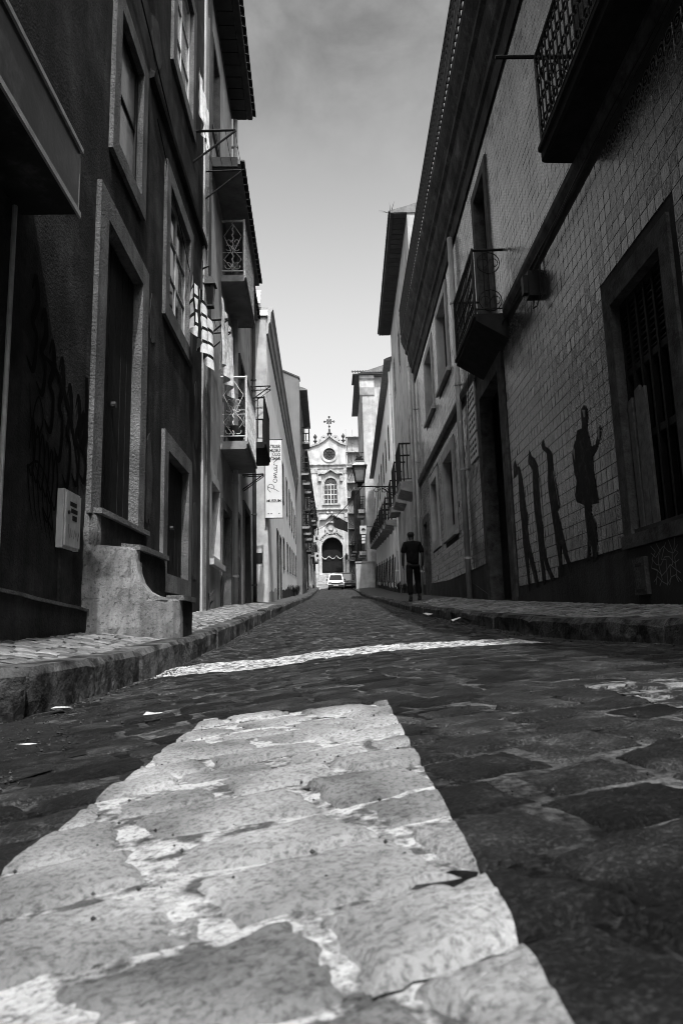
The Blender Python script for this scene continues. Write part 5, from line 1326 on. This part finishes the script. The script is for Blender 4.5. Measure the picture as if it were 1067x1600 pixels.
V_ = [(0, 0, .92), (0, .0, 1.08), (0, .02, 1.25), (0, .03, 1.38), (.0, .05, 1.46), (-.01, .07, 1.54), (-.02, .09, 1.62), (-.02, .1, 1.69),       # 0-7 trunk, neck, head
      (-.165, .02, 1.385), (-.215, .01, 1.24), (-.235, .0, 1.1), (-.235, .05, .96), (-.23, .08, .86),       # 8-12 left arm
      (.165, .02, 1.385), (.22, .0, 1.24), (.24, -.03, 1.1), (.235, .0, .95), (.225, .03, .85),           # 13-17 right arm
      (-.09, .0, .86), (-.1, -.02, .5), (-.095, -.1, .1), (-.1, -.02, .04),                                 # 18-21 left leg
      (.09, .02, .86), (.12, .17, .53), (.145, .13, .14), (.155, .23, .08)]                                   # 22-25 right leg
E_ = [(0, 1), (1, 2), (2, 3), (3, 4), (4, 5), (5, 6), (6, 7), (3, 8), (8, 9), (9, 10), (10, 11), (11, 12), (3, 13), (13, 14), (14, 15), (15, 16), (16, 17), (0, 18), (18, 19), (19, 20), (20, 21), (0, 22), (22, 23), (23, 24), (24, 25)]
R_ = [(.09, .06), (.10, .07), (.12, .085), (.12, .08), .058, .062, .092, .075, .062, .05, .043, .036, .03, .062, .05, .043, .036, .03, .09, .062, .045, .045, .09, .062, .045, .045]
body = skin_mesh('body', fig(V_), E_, R_, 'skin', T)
add('body', body, 'skin', T, smooth=True)
for q, (hx, hy, hz) in ((-1, (-.23, .08, .86)), (1, (.225, .03, .85))):     # fingers and thumb
    vs = []; es = []; rr = []
    for k in range(4):
        b0 = len(vs); x0 = hx; y0 = hy-.03+.02*k; ln = (.075, .09, .086, .068)[k]
        vs += [(x0, y0, hz+.01), (x0-q*.004, y0+.004, hz-ln*.55), (x0-q*.018, y0+.006, hz-ln)]; es += [(b0, b0+1), (b0+1, b0+2)]; rr += [.011, .009, .007]
    for k in range(4):
        g = skin_mesh('finger', fig(vs[3*k:3*k+3]), [(0, 1), (1, 2)], rr[3*k:3*k+3], 'skin', T, 1); add('finger', g, 'skin', T, smooth=True)
    g = skin_mesh('thumb', fig([(hx, hy+.02, hz+.05), (hx-q*.015, hy+.055, hz+.0), (hx-q*.02, hy+.06, hz-.035)]), [(0, 1), (1, 2)], [.013, .011, .008], 'skin', T, 1); add('thumb', g, 'skin', T, smooth=True)
tv = [(0, 0, .83), (0, 0, 1.08), (0, .02, 1.25), (0, .03, 1.38), (0, .045, 1.45), (-.165, .02, 1.385), (-.215, .01, 1.25), (-.228, .005, 1.16), (.165, .02, 1.385), (.22, .0, 1.25), (.234, -.015, 1.16)]
g = skin_mesh('t_shirt', fig(tv), [(0, 1), (1, 2), (2, 3), (3, 4), (3, 5), (5, 6), (6, 7), (3, 8), (8, 9), (9, 10)], [(.165, .122), (.162, .12), (.185, .13), (.175, .12), .08, .08, .074, .072, .08, .074, .072], 'shirt', T)
add('t_shirt', g, 'shirt', T, smooth=True)
pv = [(0, 0, .93), (-.09, .0, .84), (-.1, -.02, .5), (-.095, -.09, .13), (.09, .02, .84), (.12, .17, .53), (.143, .13, .17)]
g = skin_mesh('trousers', fig(pv), [(0, 1), (1, 2), (2, 3), (0, 4), (4, 5), (5, 6)], [(.14, .105), .1, .078, .068, .1, .078, .068], 'trousers', T)
add('trousers', g, 'trousers', T, smooth=True)
for (x, y, z, tl) in ((-.1, -.08, .05, 0), (.15, .16, .09, .03)):
    g = skin_mesh('shoe', fig([(x, y-.04, z), (x, y+.07, z-.005), (x, y+.18, z-.012-tl*.3)]), [(0, 1), (1, 2)], [(.05, .048), (.052, .045), (.042, .034)], 'rubber', T, 2); add('shoe', g, 'rubber', T, smooth=True)
g = skin_mesh('hair', fig([(-.012, .055, 1.55), (-.018, .075, 1.63), (-.02, .095, 1.7)]), [(0, 1), (1, 2)], [.075, .102, .085], 'hair', T, 2); add('hair', g, 'hair', T, smooth=True)

# ------------------------------------------------------------------ weeds and litter
def weed(x, y, z, h, lab, n=26, spread=.16):
    g = MB(); rs = random.Random(int(x*100)+int(y*37))
    for i in range(n):
        a = rs.uniform(0, 6.28); l = h*rs.uniform(.4, 1); r = spread*rs.uniform(.3, 1); wd = rs.uniform(.008, .02)
        bx, by = x+rs.uniform(-.04, .04), y+rs.uniform(-.06, .06); dx, dy = math.cos(a), math.sin(a)
        p = [(bx+dx*r*t*t, by+dy*r*t*t, z+l*(t-.35*t*t*t)) for t in (0, .4, .75, 1)]
        ws = [wd*.6, wd, wd*.8, .001]
        for k in range(3):
            g.poly([(p[k][0]-dy*ws[k], p[k][1]+dx*ws[k], p[k][2]), (p[k][0]+dy*ws[k], p[k][1]-dx*ws[k], p[k][2]), (p[k+1][0]+dy*ws[k+1], p[k+1][1]-dx*ws[k+1], p[k+1][2]), (p[k+1][0]-dy*ws[k+1], p[k+1][1]+dx*ws[k+1], p[k+1][2])])
    add('weed', g, 'leaf', label=lab, cat='plant', group='weeds along the wall feet', fix=False)
weed(-1.83, 10.25, pvL(-1.83, 10.2), .5, 'spindly weed at the corner between the dark house and the balcony house', 18, .2)
for k, (d, h) in enumerate(((33.5, .9), (36, .8), (39, .9))):
    weed(ML.W(d-18.5, .12, 0)[0], d, pvL(-1.7, d), h, ('nearest', 'middle', 'farthest')[k]+' of three dark weed clumps along the museum wall', 60, .4)
for k, (d, h) in enumerate(((24.6, .6), (27.5, .9), (30.5, .7), (34, .9))):
    x = R2.W(d-23.35, .1, 0)[0]; weed(x, d, pvR(x, d), h, ('first', 'second', 'third', 'last')[k]+' weed clump up the right wall beyond the walking man', 60, .35)
weed(R2.W(-.0, .58, 0)[0], 23.6, 15.3, .45, 'bare dry sprig growing from the roof edge of the tall grey house', 9, .7)
for k, (x, d, s, lab) in enumerate(((1.6, 11.4, .09, 'crumpled white paper standing in the right gutter'), (1.55, 8.2, .12, 'flat torn paper lying in the right gutter'), (-.47, 1.86, .022, 'pale stone chip left of the white stripe'), (-1.0, 2.62, .03, 'white scrap lying in front of the left kerb corner'), (-.66, 1.55, .016, 'thin white straw on the gritty patch'))):
    g = MB(); z = zr(x, d)+.012; rs = random.Random(k+70)
    for i in range(3):
        for j in range(3): g.v.append((x+s*(i-1)*(1 if k != 4 else 1.6), d+s*(j-1)*(.8 if k != 4 else .2), z+rs.uniform(0, s*.6)*(1 if k in (0, 1) else .4)))
    for i in range(2):
        for j in range(2): q = i*3+j; g.f.append((q, q+3, q+4, q+1)); g.mi.append(0)
    add('litter', g, 'litter', label=lab, cat='litter', group='litter on the street', fix=False)

rs = random.Random(77); g = MB()
def pebble(x, d, r):
    z = zr(x, d)-.004; k = len(g.v)
    for (a, c, e) in ((1, 0, 0), (0, 1, 0), (-1, 0, 0), (0, -1, 0), (0, 0, .8), (0, 0, -.8)): g.v.append((x+a*r*rs.uniform(.6, 1.2), d+c*r*rs.uniform(.6, 1.2), z+e*r))
    for f in ((0, 1, 4), (1, 2, 4), (2, 3, 4), (3, 0, 4), (1, 0, 5), (2, 1, 5), (3, 2, 5), (0, 3, 5)): g.f.append(tuple(k+i for i in f)); g.mi.append(0)
for i in range(2600): pebble(rs.uniform(-1.7, -.5), rs.uniform(.4, 2.6), rs.uniform(.001, .0035)*rs.choice((.6, .8, 1, 1.6)))
for i in range(900): d = rs.uniform(2.6, 14); pebble(XL+.02+abs(rs.gauss(0, .07)), d, rs.uniform(.003, .009))
for i in range(900): d = rs.uniform(2, 16); pebble(xr_(d)-.02-abs(rs.gauss(0, .1)), d, rs.uniform(.003, .009))
for i in range(1500): d = rs.uniform(.5, 4); pebble(rs.uniform(-.5, 1.6), d, rs.uniform(.001, .003))
M['grit'] = mat('pale_grit', .035, .6, 60, .9, 0, 10, .1, .7)
add('grit', g, 'grit', kind='stuff', fix=False)
